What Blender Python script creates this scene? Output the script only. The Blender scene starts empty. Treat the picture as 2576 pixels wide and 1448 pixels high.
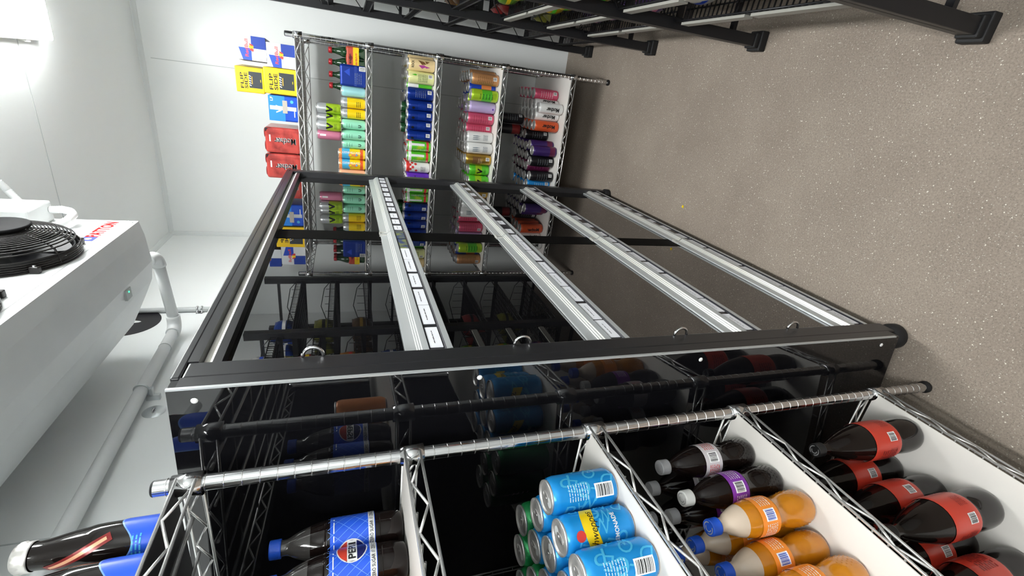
import bpy, bmesh, math, random
from mathutils import Vector, Matrix
R_ = math.radians
rnd = random.Random(7)
SC = bpy.context.scene
COL = SC.collection

# ---------------------------------------------------------------- materials
MATS = {}
def mat(name, col=(.8, .8, .8), rough=.5, metal=0.0, spec=.5, coat=0.0, trans=0.0, ior=1.45, emit=None, noise=None, bump=None, alpha=1.0):
    if name in MATS: return MATS[name]
    m = bpy.data.materials.new(name); m.use_nodes = True
    nt = m.node_tree; b = nt.nodes['Principled BSDF']
    b.inputs['Base Color'].default_value = (*col, 1)
    b.inputs['Roughness'].default_value = rough
    b.inputs['Metallic'].default_value = metal
    b.inputs['Specular IOR Level'].default_value = spec
    b.inputs['IOR'].default_value = ior
    b.inputs['Coat Weight'].default_value = coat
    b.inputs['Transmission Weight'].default_value = trans
    b.inputs['Alpha'].default_value = alpha
    if emit:
        b.inputs['Emission Color'].default_value = (*emit[0], 1); b.inputs['Emission Strength'].default_value = emit[1]
    if noise or bump:
        tc = nt.nodes.new('ShaderNodeTexCoord')
    if noise:      # (scale, other colour, lo, hi)
        n = nt.nodes.new('ShaderNodeTexNoise'); n.inputs['Scale'].default_value = noise[0]; n.inputs['Detail'].default_value = 4
        r = nt.nodes.new('ShaderNodeValToRGB')
        r.color_ramp.elements[0].position = noise[2]; r.color_ramp.elements[1].position = noise[3]
        r.color_ramp.elements[0].color = (*col, 1); r.color_ramp.elements[1].color = (*noise[1], 1)
        nt.links.new(tc.outputs['Object'], n.inputs['Vector']); nt.links.new(n.outputs['Fac'], r.inputs['Fac'])
        nt.links.new(r.outputs['Color'], b.inputs['Base Color'])
    if bump:       # (scale, strength, distance)
        n2 = nt.nodes.new('ShaderNodeTexNoise'); n2.inputs['Scale'].default_value = bump[0]; n2.inputs['Detail'].default_value = 3
        bp = nt.nodes.new('ShaderNodeBump'); bp.inputs['Strength'].default_value = bump[1]; bp.inputs['Distance'].default_value = bump[2]
        nt.links.new(tc.outputs['Object'], n2.inputs['Vector']); nt.links.new(n2.outputs['Fac'], bp.inputs['Height'])
        nt.links.new(bp.outputs['Normal'], b.inputs['Normal'])
    MATS[name] = m
    return m

M_WALL = mat('coolroom_panel_white', (.86, .88, .875), .30, noise=(1.5, (.83, .855, .85), .35, .75), bump=(60, .08, .002))
M_CEIL = mat('ceiling_panel_white', (.87, .89, .885), .5, noise=(1.2, (.84, .865, .86), .35, .75), bump=(60, .08, .002))
M_SEAM = mat('panel_seam_grey', (.55, .58, .58), .6)
M_COVE = mat('cove_trim_white', (.72, .75, .75), .45)
M_CHROME = mat('chrome', (.68, .68, .69), .12, 1.0)
M_WIREC = mat('bright_chrome_wire', (.88, .88, .87), .26, .78)
M_GROOVE = mat('chrome_ring', (.86, .86, .86), .25, 1.0)
M_LINER = mat('white_shelf_liner', (.68, .65, .61), .45, noise=(6, (.64, .615, .58), .4, .7))
M_GLOSS = mat('black_gloss_panel', (.004, .004, .0045), .012, spec=.5, ior=2.25)
M_SIDE = mat('black_gloss_side_panel', (.004, .004, .005), .02, spec=.5, ior=1.62)
M_FRAME = mat('satin_black_frame', (.016, .016, .018), .32, spec=.5)
M_MATTE = mat('matt_black_post', (.003, .003, .003), .6, spec=.04)
M_POWDER = mat('black_powder_coat', (.010, .010, .012), .38)
M_ALU = mat('satin_aluminium', (.56, .585, .59), .38, .5)
M_ALU2 = mat('bright_aluminium', (.76, .75, .71), .28, .55)
M_STRIPW = mat('cream_plastic_strip', (.93, .91, .84), .4)
M_CARD = mat('white_price_card', (.84, .85, .9), .35)
M_CARDD = mat('dark_price_insert', (.025, .025, .03), .25)
M_INK = mat('black_ink', (.008, .008, .009), .4)
M_WHITE = mat('white_ink', (.85, .85, .85), .4)
M_RUBBER = mat('black_rubber', (.01, .01, .011), .6)
M_PVC = mat('white_pvc', (.82, .84, .84), .32)
M_GREYP = mat('grey_conduit', (.52, .54, .54), .4)
M_EVAP = mat('white_powder_coat', (.80, .81, .81), .3)
M_EVAPG = mat('evaporator_tray_white', (.86, .88, .88), .33, noise=(9, (.83, .85, .855), .4, .7))
M_GALV = mat('galvanised_plate', (.62, .65, .66), .35, .7)
M_LAMP = mat('lamp_diffuser', (.9, .9, .88), .4, emit=((.975, 1.0, .99), 39.0))
M_LAMPH = mat('lamp_housing', (.8, .8, .76), .4)
M_SILVER = mat('can_lid_silver', (.74, .73, .72), .36, .82)
M_COLA = mat('cola_plastic', (.006, .0035, .003), .09, spec=.4)
M_COLA2 = mat('dark_cola_glass', (.008, .0055, .005), .06, spec=.5)
M_ORANGE = mat('orange_drink', (.44, .150, .004), .08, coat=.4, noise=(12, (.52, .200, .010), .4, .7))
M_CLEAR = mat('clear_plastic_headspace', (.52, .42, .33), .12, coat=.6)
M_CLEARD = mat('smoky_plastic_headspace', (.045, .042, .04), .1, coat=.6)
def P(n, c, rough=.28, metal=.15, **k): return mat(n, c, rough, metal, **k)

def floor_material():
    m = bpy.data.materials.new('speckled_safety_vinyl'); m.use_nodes = True
    nt = m.node_tree; b = nt.nodes['Principled BSDF']; L = nt.links.new
    tc = nt.nodes.new('ShaderNodeTexCoord')
    def noise(sc, det=5, rough=.6):
        n = nt.nodes.new('ShaderNodeTexNoise'); n.inputs['Scale'].default_value = sc; n.inputs['Detail'].default_value = det
        n.inputs['Roughness'].default_value = rough; L(tc.outputs['Object'], n.inputs['Vector']); return n
    def ramp(src, a, bb, ca, cb):
        r = nt.nodes.new('ShaderNodeValToRGB'); e = r.color_ramp.elements
        e[0].position, e[1].position = a, bb; e[0].color, e[1].color = (*ca, 1), (*cb, 1); L(src, r.inputs['Fac']); return r
    def mix(f, a, bb):
        x = nt.nodes.new('ShaderNodeMix'); x.data_type = 'RGBA'; L(f, x.inputs['Factor']); L(a, x.inputs[6]); L(bb, x.inputs[7]); return x.outputs[2]
    base = ramp(noise(3.0).outputs['Fac'], .35, .7, (.262, .219, .183), (.318, .269, .227))
    grain = ramp(noise(190, 6, .75).outputs['Fac'], .36, .64, (.74, .73, .72), (1.16, 1.15, 1.13))
    mul = nt.nodes.new('ShaderNodeMix'); mul.data_type = 'RGBA'; mul.blend_type = 'MULTIPLY'; mul.inputs['Factor'].default_value = 1
    L(base.outputs['Color'], mul.inputs[6]); L(grain.outputs['Color'], mul.inputs[7])
    def specks(scale, lo, hi, keep):
        v = nt.nodes.new('ShaderNodeTexVoronoi'); v.inputs['Scale'].default_value = scale; L(tc.outputs['Object'], v.inputs['Vector'])
        d = nt.nodes.new('ShaderNodeMapRange'); d.inputs['From Min'].default_value = lo; d.inputs['From Max'].default_value = hi
        d.inputs['To Min'].default_value = 1; d.inputs['To Max'].default_value = 0; L(v.outputs['Distance'], d.inputs['Value'])
        s = nt.nodes.new('ShaderNodeSeparateColor'); L(v.outputs['Color'], s.inputs['Color'])
        g = nt.nodes.new('ShaderNodeMath'); g.operation = 'GREATER_THAN'; g.inputs[1].default_value = keep; L(s.outputs['Red'], g.inputs[0])
        mm = nt.nodes.new('ShaderNodeMath'); mm.operation = 'MULTIPLY'; L(d.outputs['Result'], mm.inputs[0]); L(g.outputs['Value'], mm.inputs[1])
        return mm.outputs['Value']
    rgb = lambda c: (lambda n: (setattr(n.outputs[0], 'default_value', (*c, 1)), n.outputs[0])[1])(nt.nodes.new('ShaderNodeRGB'))
    c = mix(specks(170, .14, .24, .62), mul.outputs[2], rgb((.50, .45, .39)))
    c = mix(specks(230, .18, .32, .60), c, rgb((.17, .145, .125)))
    c = mix(specks(105, .12, .20, .80), c, rgb((.74, .69, .60)))
    L(c, b.inputs['Base Color'])
    b.inputs['Roughness'].default_value = .7; b.inputs['Specular IOR Level'].default_value = .2
    bp = nt.nodes.new('ShaderNodeBump'); bp.inputs['Strength'].default_value = .35; bp.inputs['Distance'].default_value = .0015
    L(noise(170, 3).outputs['Fac'], bp.inputs['Height']); L(bp.outputs['Normal'], b.inputs['Normal'])
    return m
M_FLOOR = floor_material()

# ---------------------------------------------------------------- object helpers
def text_polys(s, shear=0.0, bold=0.0):
    cu = bpy.data.curves.new('t', 'FONT'); cu.body = s; cu.shear = shear; cu.offset = bold; cu.resolution_u = 3
    ob = bpy.data.objects.new('t', cu); COL.objects.link(ob)
    dg = bpy.context.evaluated_depsgraph_get(); me = bpy.data.meshes.new_from_object(ob.evaluated_get(dg))
    vs = [(v.co.x, v.co.y) for v in me.vertices]; fs = [tuple(p.vertices) for p in me.polygons]
    bpy.data.objects.remove(ob); bpy.data.curves.remove(cu); bpy.data.meshes.remove(me)
    xs = [v[0] for v in vs]; ys = [v[1] for v in vs]
    x0, x1, y0, y1 = min(xs), max(xs), min(ys), max(ys)
    return [((x-x0)/(x1-x0)-.5, (y-y0)/(y1-y0)-.5) for x, y in vs], fs
TXT = {}
def text_flat(s, w, h, shear=0.0, bold=0.0, rot=0.0):
    k = (s, shear, bold)
    if k not in TXT: TXT[k] = text_polys(s, shear, bold)
    vs, fs = TXT[k]; c, sn = math.cos(rot), math.sin(rot)
    return [((x*w)*c-(y*h)*sn, (x*w)*sn+(y*h)*c) for x, y in vs], fs
def rect_flat(w, h, cx=0, cy=0, rot=0.0):
    c, s = math.cos(rot), math.sin(rot)
    return [(cx+x*c-y*s, cy+x*s+y*c) for x, y in ((-w/2, -h/2), (w/2, -h/2), (w/2, h/2), (-w/2, h/2))], [(0, 1, 2, 3)]
def poly_flat(pts): return list(pts), [tuple(range(len(pts)))]
def disc_flat(r, cx=0, cy=0, n=24, ry=None, a0=0.0, a1=2*math.pi):
    full = abs(a1-a0-2*math.pi) < 1e-6
    k = n if full else n+1
    return poly_flat([(cx+r*math.cos(a0+(a1-a0)*i/n), cy+(ry or r)*math.sin(a0+(a1-a0)*i/n)) for i in range(k)])
def barcode_flat(w, h, n=9, seed=1):
    rr = random.Random(seed); vs = []; fs = []; x = -w/2
    while x < w/2:
        t = rr.choice([.03, .05, .08])*w
        k = len(vs); vs += [(x, -h/2), (min(x+t, w/2), -h/2), (min(x+t, w/2), h/2), (x, h/2)]; fs.append((k, k+1, k+2, k+3))
        x += t+rr.choice([.04, .06])*w
    return vs, fs
def lines_flat(w, h, n, t, seed=1, rot=0.0):
    """illegible small print: broken lines"""
    rr = random.Random(seed); vs = []; fs = []; c, s = math.cos(rot), math.sin(rot)
    for i in range(n):
        y = -h/2+h*(i+.5)/n; x = -w/2
        while x < w/2-1e-4:
            l = min(rr.uniform(.08, .3)*w, w/2-x); k = len(vs)
            vs += [(a*c-b*s, a*s+b*c) for a, b in ((x, y-t/2), (x+l, y-t/2), (x+l, y+t/2), (x, y+t/2))]; fs.append((k, k+1, k+2, k+3))
            x += l+.05*w
    return vs, fs

class MB:
    def __init__(s): s.v = []; s.f = []; s.m = []; s.mats = []; s.sm = []
    def mi(s, m):
        if m not in s.mats: s.mats.append(m)
        return s.mats.index(m)
    def add(s, vs, fs, m, smooth=False):
        k = len(s.v); s.v += [tuple(v) for v in vs]; i = s.mi(m)
        for f in fs: s.f.append(tuple(a+k for a in f)); s.m.append(i); s.sm.append(smooth)
        return s
    def box(s, x0, x1, y0, y1, z0, z1, m):
        vs = [(x, y, z) for z in (z0, z1) for y in (y0, y1) for x in (x0, x1)]
        return s.add(vs, [(0, 2, 3, 1), (4, 5, 7, 6), (0, 1, 5, 4), (2, 6, 7, 3), (0, 4, 6, 2), (1, 3, 7, 5)], m)
    def rbox(s, x0, x1, y0, y1, z0, z1, m, b=.004, seg=2):
        bm = bmesh.new(); bmesh.ops.create_cube(bm, size=1)
        for v in bm.verts:
            v.co = Vector(((x0+x1)/2+v.co.x*(x1-x0), (y0+y1)/2+v.co.y*(y1-y0), (z0+z1)/2+v.co.z*(z1-z0)))
        bmesh.ops.bevel(bm, geom=bm.edges[:], offset=b, segments=seg, affect='EDGES', profile=.5)
        bm.verts.index_update(); vs = [v.co[:] for v in bm.verts]; fs = [tuple(v.index for v in f.verts) for f in bm.faces]; bm.free()
        return s.add(vs, fs, m)
    def lathe(s, prof, m, n=20, c=(0, 0, 0), bands=None, axis='z', smooth=True):
        """prof [(r,z)]; bands: fn(zmid)->material"""
        def pt(r, z, a):
            x, y = r*math.cos(a), r*math.sin(a)
            if axis == 'x': x, y, z = z, x, y
            elif axis == 'y': x, y, z = y, z, x
            return (c[0]+x, c[1]+y, c[2]+z)
        rings = []
        for r, z in prof:
            if r < 1e-6: rings.append([len(s.v)]); s.v.append(pt(0, z, 0))
            else:
                rings.append(list(range(len(s.v), len(s.v)+n))); s.v += [pt(r, z, 2*math.pi*i/n) for i in range(n)]
        for j in range(len(prof)-1):
            a, b = rings[j], rings[j+1]
            mm = bands((prof[j][1]+prof[j+1][1])/2) if bands else m
            i_ = s.mi(mm or m)
            for i in range(n):
                i2 = (i+1) % n
                if len(a) == 1 and len(b) == 1: continue
                if len(a) == 1: f = (a[0], b[i2], b[i])
                elif len(b) == 1: f = (a[i], a[i2], b[0])
                else: f = (a[i], a[i2], b[i2], b[i])
                s.f.append(f); s.m.append(i_); s.sm.append(smooth)
        return s
    def tube(s, path, r, m, n=8, closed=False, caps=True):
        pts = [Vector(p) for p in path]; N = len(pts); rings = []
        prev = None
        for i, p in enumerate(pts):
            if closed: t = (pts[(i+1) % N]-pts[i-1]).normalized()
            else: t = (pts[min(i+1, N-1)]-pts[max(i-1, 0)]).normalized()
            if prev is None:
                u = t.orthogonal().normalized()
            else:
                u = (prev-t*prev.dot(t))
                u = u.normalized() if u.length > 1e-6 else t.orthogonal().normalized()
            prev = u; w = t.cross(u)
            rings.append(list(range(len(s.v), len(s.v)+n)))
            rr = r[i] if isinstance(r, (list, tuple)) else r
            s.v += [tuple(p+(u*math.cos(2*math.pi*k/n)+w*math.sin(2*math.pi*k/n))*rr) for k in range(n)]
        i_ = s.mi(m); pairs = list(zip(rings, rings[1:]))+([(rings[-1], rings[0])] if closed else [])
        for a, b in pairs:
            for k in range(n):
                k2 = (k+1) % n; s.f.append((a[k], a[k2], b[k2], b[k])); s.m.append(i_); s.sm.append(True)
        if caps and not closed:
            s.f.append(tuple(reversed(rings[0]))); s.m.append(i_); s.sm.append(False)
            s.f.append(tuple(rings[-1])); s.m.append(i_); s.sm.append(False)
        return s
    def prism(s, prof, y0, y1, m, mats=None):
        """prof: closed (x,z) outline extruded along y; mats per edge"""
        n = len(prof); k = len(s.v)
        s.v += [(x, y0, z) for x, z in prof]+[(x, y1, z) for x, z in prof]
        for i in range(n):
            j = (i+1) % n
            s.f.append((k+i, k+j, k+n+j, k+n+i)); s.m.append(s.mi(mats[i] if mats and mats[i] else m)); s.sm.append(False)
        s.f.append(tuple(k+i for i in range(n))); s.m.append(s.mi(m)); s.sm.append(False)
        s.f.append(tuple(k+n+i for i in reversed(range(n)))); s.m.append(s.mi(m)); s.sm.append(False)
        return s
    def wrap(s, flat, m, R, ang, z, off=.00035, c=(0, 0), radf=None, at=(0, 0)):
        """flat decal bent round a vertical cylinder; ang = facing angle in degrees"""
        vs, fs = flat; a0 = R_(ang)
        bm = bmesh.new(); bv = [bm.verts.new((x+at[0], y+at[1], 0)) for x, y in vs]
        for f in fs:
            try: bm.faces.new([bv[i] for i in f])
            except ValueError: pass
        xs = [v[0]+at[0] for v in vs]; step = R*.14; x = math.floor(min(xs)/step)*step
        while x < max(xs):
            bmesh.ops.bisect_plane(bm, geom=bm.verts[:]+bm.edges[:]+bm.faces[:], plane_co=(x, 0, 0), plane_no=(1, 0, 0)); x += step
        if radf:
            ys = [v[1]+at[1] for v in vs]; y = min(ys)
            while y < max(ys):
                bmesh.ops.bisect_plane(bm, geom=bm.verts[:]+bm.edges[:]+bm.faces[:], plane_co=(0, y, 0), plane_no=(0, 1, 0)); y += .006
        bm.verts.index_update(); out = []
        for v in bm.verts:
            a = a0+v.co.x/R; rr = (radf(z+v.co.y) if radf else R)+off
            out.append((c[0]+rr*math.cos(a), c[1]+rr*math.sin(a), z+v.co.y))
        fs2 = [tuple(v.index for v in f.verts) for f in bm.faces]; bm.free()
        return s.add(out, fs2, m, True)
    def flat(s, flat, m, o, right, up, off=.0006, at=(0, 0)):
        vs, fs = flat; r, u, o = Vector(right), Vector(up), Vector(o); n = r.cross(u).normalized()*off
        return s.add([tuple(o+r*(x+at[0])+u*(y+at[1])+n) for x, y in vs], fs, m)
    def build(s, name, parent=None, loc=None, rot=None):
        me = bpy.data.meshes.new(name); me.from_pydata(s.v, [], s.f)
        for m in s.mats: me.materials.append(m)
        me.polygons.foreach_set('material_index', s.m); me.polygons.foreach_set('use_smooth', s.sm); me.update()
        o = bpy.data.objects.new(name, me); COL.objects.link(o)
        if parent: o.parent = parent
        if loc: o.location = loc
        if rot: o.rotation_euler = rot
        return o

def tag(o, label, cat, group=None):
    o['label'] = label; o['category'] = cat
    if group: o['group'] = group
    return o
def struct(o): o['kind'] = 'structure'; return o
def empty(name, loc=(0, 0, 0), rotz=0.0):
    o = bpy.data.objects.new(name, None); o.empty_display_size = .05; o.location = loc; o.rotation_euler = (0, 0, rotz); COL.objects.link(o); return o
def dup(root, loc, rotz=None):
    r = root.copy(); COL.objects.link(r); r.location = loc
    if rotz is not None: r.rotation_euler = (0, 0, rotz)
    for ch in list(root.children):
        c = ch.copy(); COL.objects.link(c); c.parent = r
        for g in list(ch.children):
            d = g.copy(); COL.objects.link(d); d.parent = c
    return r

# ---------------------------------------------------------------- the room
XL, XR, YB, YF, ZC = -1.153, .72, 3.47, -2.5, 2.64
T = .1
struct(MB().box(XL-T, XR+T, YF-T, YB+T, -T, 0, M_FLOOR).build('floor'))
m = MB().box(XL-T, XR+T, YF-T, YB+T, ZC, ZC+T, M_CEIL)
m.box(XL, XR, 2.325, 2.329, ZC-.0008, ZC, M_SEAM); m.box(XL, XR, 1.12, 1.124, ZC-.0008, ZC, M_SEAM)
struct(m.build('ceiling'))
m = MB().box(XL, XR, YB, YB+T, 0, ZC, M_WALL).box(-.096, -.092, YB-.0008, YB, 0, ZC-.05, M_SEAM)
struct(m.build('wall_back'))
m = MB().box(XL-T, XL, YF, YB+T, 0, ZC, M_WALL).box(XL, XL+.0008, 1.078, 1.082, 0, ZC-.05, M_SEAM)
struct(m.build('wall_left'))
struct(MB().box(XR, XR+T, YF, YB+T, 0, ZC, M_WALL).build('wall_right'))
struct(MB().box(XL, XR, YF-T, YF, 0, ZC, M_WALL).build('wall_front'))
# rounded cove trims in the corners
def cove(name, path_dir):
    q = .028
    if path_dir == 'back': pr = [(YB, ZC), (YB, ZC-q), (YB-.004, ZC-q), (YB-q, ZC-.004), (YB-q, ZC)]; mb = MB(); n = len(pr)
    return mb
def cove_prism(name, o, a, b, start, end, q=.022):
    """quarter trim: o corner origin, a/b inward unit vectors"""
    o, a, b = Vector(o), Vector(a), Vector(b)
    pts = [o, o+a*q, o+a*q+b*.004, o+a*.012+b*.012, o+a*.004+b*q, o+b*q]
    mb = MB(); s, e = Vector(start), Vector(end); n = len(pts)
    vs = [tuple(p+s) for p in pts]+[tuple(p+e) for p in pts]
    fs = [(i, (i+1) % n, n+(i+1) % n, n+i) for i in range(n)]+[tuple(range(n)), tuple(n+i for i in reversed(range(n)))]
    mb.add(vs, fs, M_COVE); return struct(mb.build(name))
cove_prism('trim_1', (0, YB, ZC), (0, -1, 0), (0, 0, -1), (XL, 0, 0), (XR, 0, 0))
cove_prism('trim_2', (XL, 0, ZC), (1, 0, 0), (0, 0, -1), (0, YF, 0), (0, YB, 0))
cove_prism('trim_3', (XL, YB, 0), (1, 0, 0), (0, -1, 0), (0, 0, 0), (0, 0, ZC))

# ---------------------------------------------------------------- ceiling battens
def batten(y0, y1, label, lm=None):
    t = empty('ceiling_light', (.022, (y0+y1)/2, ZC))
    h = (y1-y0)/2
    hs = MB().rbox(-.077, .077, -h, h, -.050, 0, M_LAMPH, .012, 3)
    for yy in (-h*.8, -h*.25, h*.25, h*.8):
        hs.box(-.083, -.0765, yy-.012, yy+.012, -.036, -.012, M_LAMPH); hs.box(.076, .083, yy-.012, yy+.012, -.036, -.012, M_LAMPH)
    hs.build('lamp_housing', t)
    d = MB().rbox(-.071, .071, -h+.006, h-.006, -.062, -.0505, lm or M_LAMP, .005, 2); d.sm = [True]*len(d.sm)
    d.build('diffuser', t)
    tag(t, label, 'ceiling light', 'ceiling battens')
batten(1.22, 2.44, 'glowing white batten light on the ceiling near the back wall')
batten(-1.35, -.13, 'glowing white batten light on the ceiling behind the camera', mat('lamp_diffuser_front', (.9, .9, .88), .4, emit=((.975, 1.0, .99), 45.0)))

# ---------------------------------------------------------------- black cabinet with price rails
CX = -.525
cab = tag(empty('display_cabinet', (CX-.3, 1.65, 0)), 'tall black gloss display cabinet with four aluminium price rails', 'cabinet')
def cpart(mb, name, par=cab):
    o = mb.build(name, par); o.matrix_parent_inverse = Matrix.Identity(4)
    o.location = Vector((0, 0, 0)) - (cab.location if par is cab else Vector((0, 0, 0)))
    return o
Y0, Y1, YM0, YM1 = .742, 2.565, 1.555, 1.645
body = MB().box(-1.13, CX-.004, Y0+.012, Y1-.012, .075, 1.80, M_MATTE)
cpart(body, 'carcass')
SK = math.tan(R_(5.5)); YS = .724
sp = MB(); pq = [(-.5, YS), (-.5, Y0+.012), (-1.135, Y0+.012), (-1.135, YS-.635*SK)]
sp.add([(x, y, z) for z in (.075, 1.812) for x, y in pq], [(3, 2, 1, 0), (4, 5, 6, 7), (0, 1, 5, 4), (1, 2, 6, 5), (2, 3, 7, 6), (3, 0, 4, 7)], M_SIDE)
for z in (1.775, 1.300, .765, .140):
    sp.lathe([(0, -.0022), (.0045, -.0018), (.0055, 0)], M_WHITE, 10, (-.520, YS-.02*SK, z), axis='y')
cpart(sp, 'side_panel')['label'] = 'glossy black side panel facing the wire shelf'
cpart(MB().box(-1.135, -.5, Y1-.012, Y1, .075, 1.812, M_SIDE), 'side_panel')
for ya, yb in ((Y0+.0005, .802), (2.505, Y1-.0005)):
    p = MB().rbox(-.556, -.497, ya if ya > 1 else Y0+.013, yb if ya < 1 else Y1-.013, .045, 1.799, M_FRAME, .004)
    if ya < 1: p.box(-.4995, -.497, YS, Y0+.0135, .077, 1.8, M_FRAME).box(-.4995, -.4962, YS-.0016, YS+.004, .09, 1.812, M_ALU)
    cpart(p, 'frame_post')
cpart(MB().box(-.556, CX+.003, YM0, YM1, .08, 1.751, M_MATTE), 'frame_post')
cpart(MB().rbox(-1.135, -.497, Y0+.013, Y1-.013, 1.8005, 1.815, M_FRAME, .003).box(-.53, -.497, .803, 2.504, 1.785, 1.801, M_FRAME), 'top_frame')
cpart(MB().prism([(-.53, 1.7848), (-.515, 1.7848), (-.503, 1.7665), (-.53, 1.7665)], .803, 2.504, M_STRIPW).box(-.53, -.503, .803, 2.504, 1.752, 1.7662, M_FRAME), 'light_strip')['label'] = 'cream strip under the black top frame'
for y in (.772, 2.53):
    for x in (-.527, -1.09):
        cpart(MB().lathe([(0, 0), (.034, 0), (.037, .006), (.037, .03), (.03, .04), (.026, .042), (.026, .08), (0, .08)], M_RUBBER, 20, (x, y, 0)), 'foot')
TOPS = (1.43, 1.006, .597, .188)
rz = [(1.752, TOPS[0]-.004)]+[(TOPS[i]-.098, TOPS[i+1]-.004) for i in range(3)]
for za, zb in rz:
    for ya, yb in ((.803, YM0-.001), (YM1+.001, 2.504)):
        cpart(MB().box(CX-.003, CX+.002, ya, yb, zb, za, M_GLOSS), 'mirror_panel')
for z in (1.602, 1.187, .772, .400):
    cpart(MB().tube([(-.4968-.0005+.019*math.sin(t), .799, z-.018*math.cos(t)) for t in [math.pi*i/12 for i in range(13)]], .0032, M_CHROME, 8), 'ring_pull')
rr = random.Random(3)
for ri, zt in enumerate(TOPS):
    for bi, (ya, yb) in enumerate(((.803, 1.598), (1.602, 2.504))):
        # top of the profile slopes out from the back, ribs, then a face with a card channel and a lip
        pr = [(CX+.003, zt), (CX+.008, zt), (CX+.0115, zt-.022), (CX+.014, zt-.023), (CX+.0145, zt-.026), (CX+.018, zt-.027), (CX+.0185, zt-.030), (CX+.022, zt-.031),
              (CX+.0245, zt-.044), (CX+.021, zt-.046), (CX+.021, zt-.077), (CX+.0255, zt-.080), (CX+.0265, zt-.092), (CX+.023, zt-.094), (CX+.003, zt-.094)]
        A, B, K = M_ALU, M_ALU2, M_CARDD
        ms = [A, A, B, A, B, A, B, A, K, K, K, A, A, A, A]
        rail = cpart(MB().prism(pr, ya, yb, A, ms), 'price_rail')
        y = ya+.012; k = 0
        far = bi == 1
        while y < yb-.03:
            w = rr.choice([.085, .09, .095]) if not far else rr.choice([.05, .055, .06])
            w = min(w, yb-.008-y)
            colr = None
            if not far and ri == 0 and 1.43 < y+w/2 < 1.6: colr = 'photo'
            if far and ri > 0 and k % 2: colr = 'dark'
            cm = MB()
            mm = M_CARD if colr is None else (M_CARDD if colr == 'dark' else mat('picture_card', (.03, .05, .16), .3, noise=(30, (.22, .25, .06), .45, .6)))
            cm.box(CX+.0212, CX+.0222, y, y+w, zt-.075, zt-.048, mm)
            if colr is None:
                cm.flat(lines_flat(w*.62, .004, 1, .0016, int(y*999)+ri), M_INK, (CX+.0222, y+w/2, zt-.060), (0, 1, 0), (0, 0, 1), .0003)
            c = cm.build('price_card', rail)
            if colr == 'photo': c['label'] = 'picture card'
            y += w+(rr.choice([.003, .006, .016]) if not far else rr.choice([.03, .036, .024]) if ri == 0 else .004); k += 1
    # joining clip over the middle post
    cpart(MB().box(CX+.0035, CX+.0125, 1.588, 1.612, zt+.0005, zt+.003, M_ALU2).box(CX+.004, CX+.013, 1.585, 1.589, zt-.02, zt+.004, M_ALU2).box(CX+.004, CX+.013, 1.611, 1.615, zt-.02, zt+.004, M_ALU2), 'rail_clip')

# ---------------------------------------------------------------- chrome wire shelving
def post_mb(h):
    prof = [(0, 0), (.011, 0), (.0165, .003), (.0165, .012), (.0095, .016), (.0095, .024), (.0127, .0245)]
    mb = MB(); mb.lathe(prof+[], M_RUBBER, 14, bands=lambda z: M_RUBBER if z < .016 else M_CHROME)
    mb.lathe([(.0127, .0245), (.0127, h-.004)], M_CHROME, 18); mb.lathe([(.0127, h-.004), (.0115, h-.001), (.010, h), (0, h)], M_RUBBER, 18)
    z = .05
    while z < h-.02:
        mb.lathe([(.0127, z), (.0134, z+.0007), (.0134, z+.0013), (.0127, z+.002)], M_GROOVE, 18, smooth=False); z += .0254
    return mb
def shelf_mb(L, W, bars=False):
    """one wire shelf, corner posts at (0,0),(L,0),(0,W),(L,W); top wire centre at z=0, lower wire at z=-.026"""
    mb = MB(); d = .0026
    def truss(a, b, inset):
        a, b = Vector(a), Vector(b); u = (b-a).normalized(); l = (b-a).length
        for z in (0, -.026): mb.tube([a+u*inset+Vector((0, 0, z)), b-u*inset+Vector((0, 0, z))], d, M_WIREC, 8)
        n = max(4, int(round((l-.06)/.047))); n += n % 2
        pts = [a+u*(.03+(l-.06)*i/n)+Vector((0, 0, -.003 if i % 2 else -.023)) for i in range(n+1)]
        for pa, pb in zip(pts, pts[1:]): mb.tube([pa, pb], .0023, M_WIREC, 6)
    truss((0, -.0145, 0), (L, -.0145, 0), 0); truss((0, W+.0145, 0), (L, W+.0145, 0), 0)
    truss((-.0145, 0, 0), (-.0145, W, 0), 0); truss((L+.0145, 0, 0), (L+.0145, W, 0), 0)
    for k in (.33, .67): mb.tube([(0, W*k, -.010), (L, W*k, -.010)], d, M_WIREC, 6)
    if bars:
        for k in (.16, .5, .84): mb.tube([(0, W*k, -.009), (L, W*k, -.009)], .0042, M_WIREC, 8)
    n = int(L/.027) if not bars else 6
    for i in range(1, n):
        x = L*i/n; mb.tube([(x, -.0145, -.0045), (x, W+.0145, -.0045)], .0019, M_WIREC, 5, caps=False)
    return mb
M_DLIN = mat('dark_shelf_liner', (.02, .02, .022), .5)
def collar_mb(): return MB().lathe([(.0131, -.034), (.0185, -.034), (.0165, .008), (.0131, .008)], M_CHROME, 16)
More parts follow.
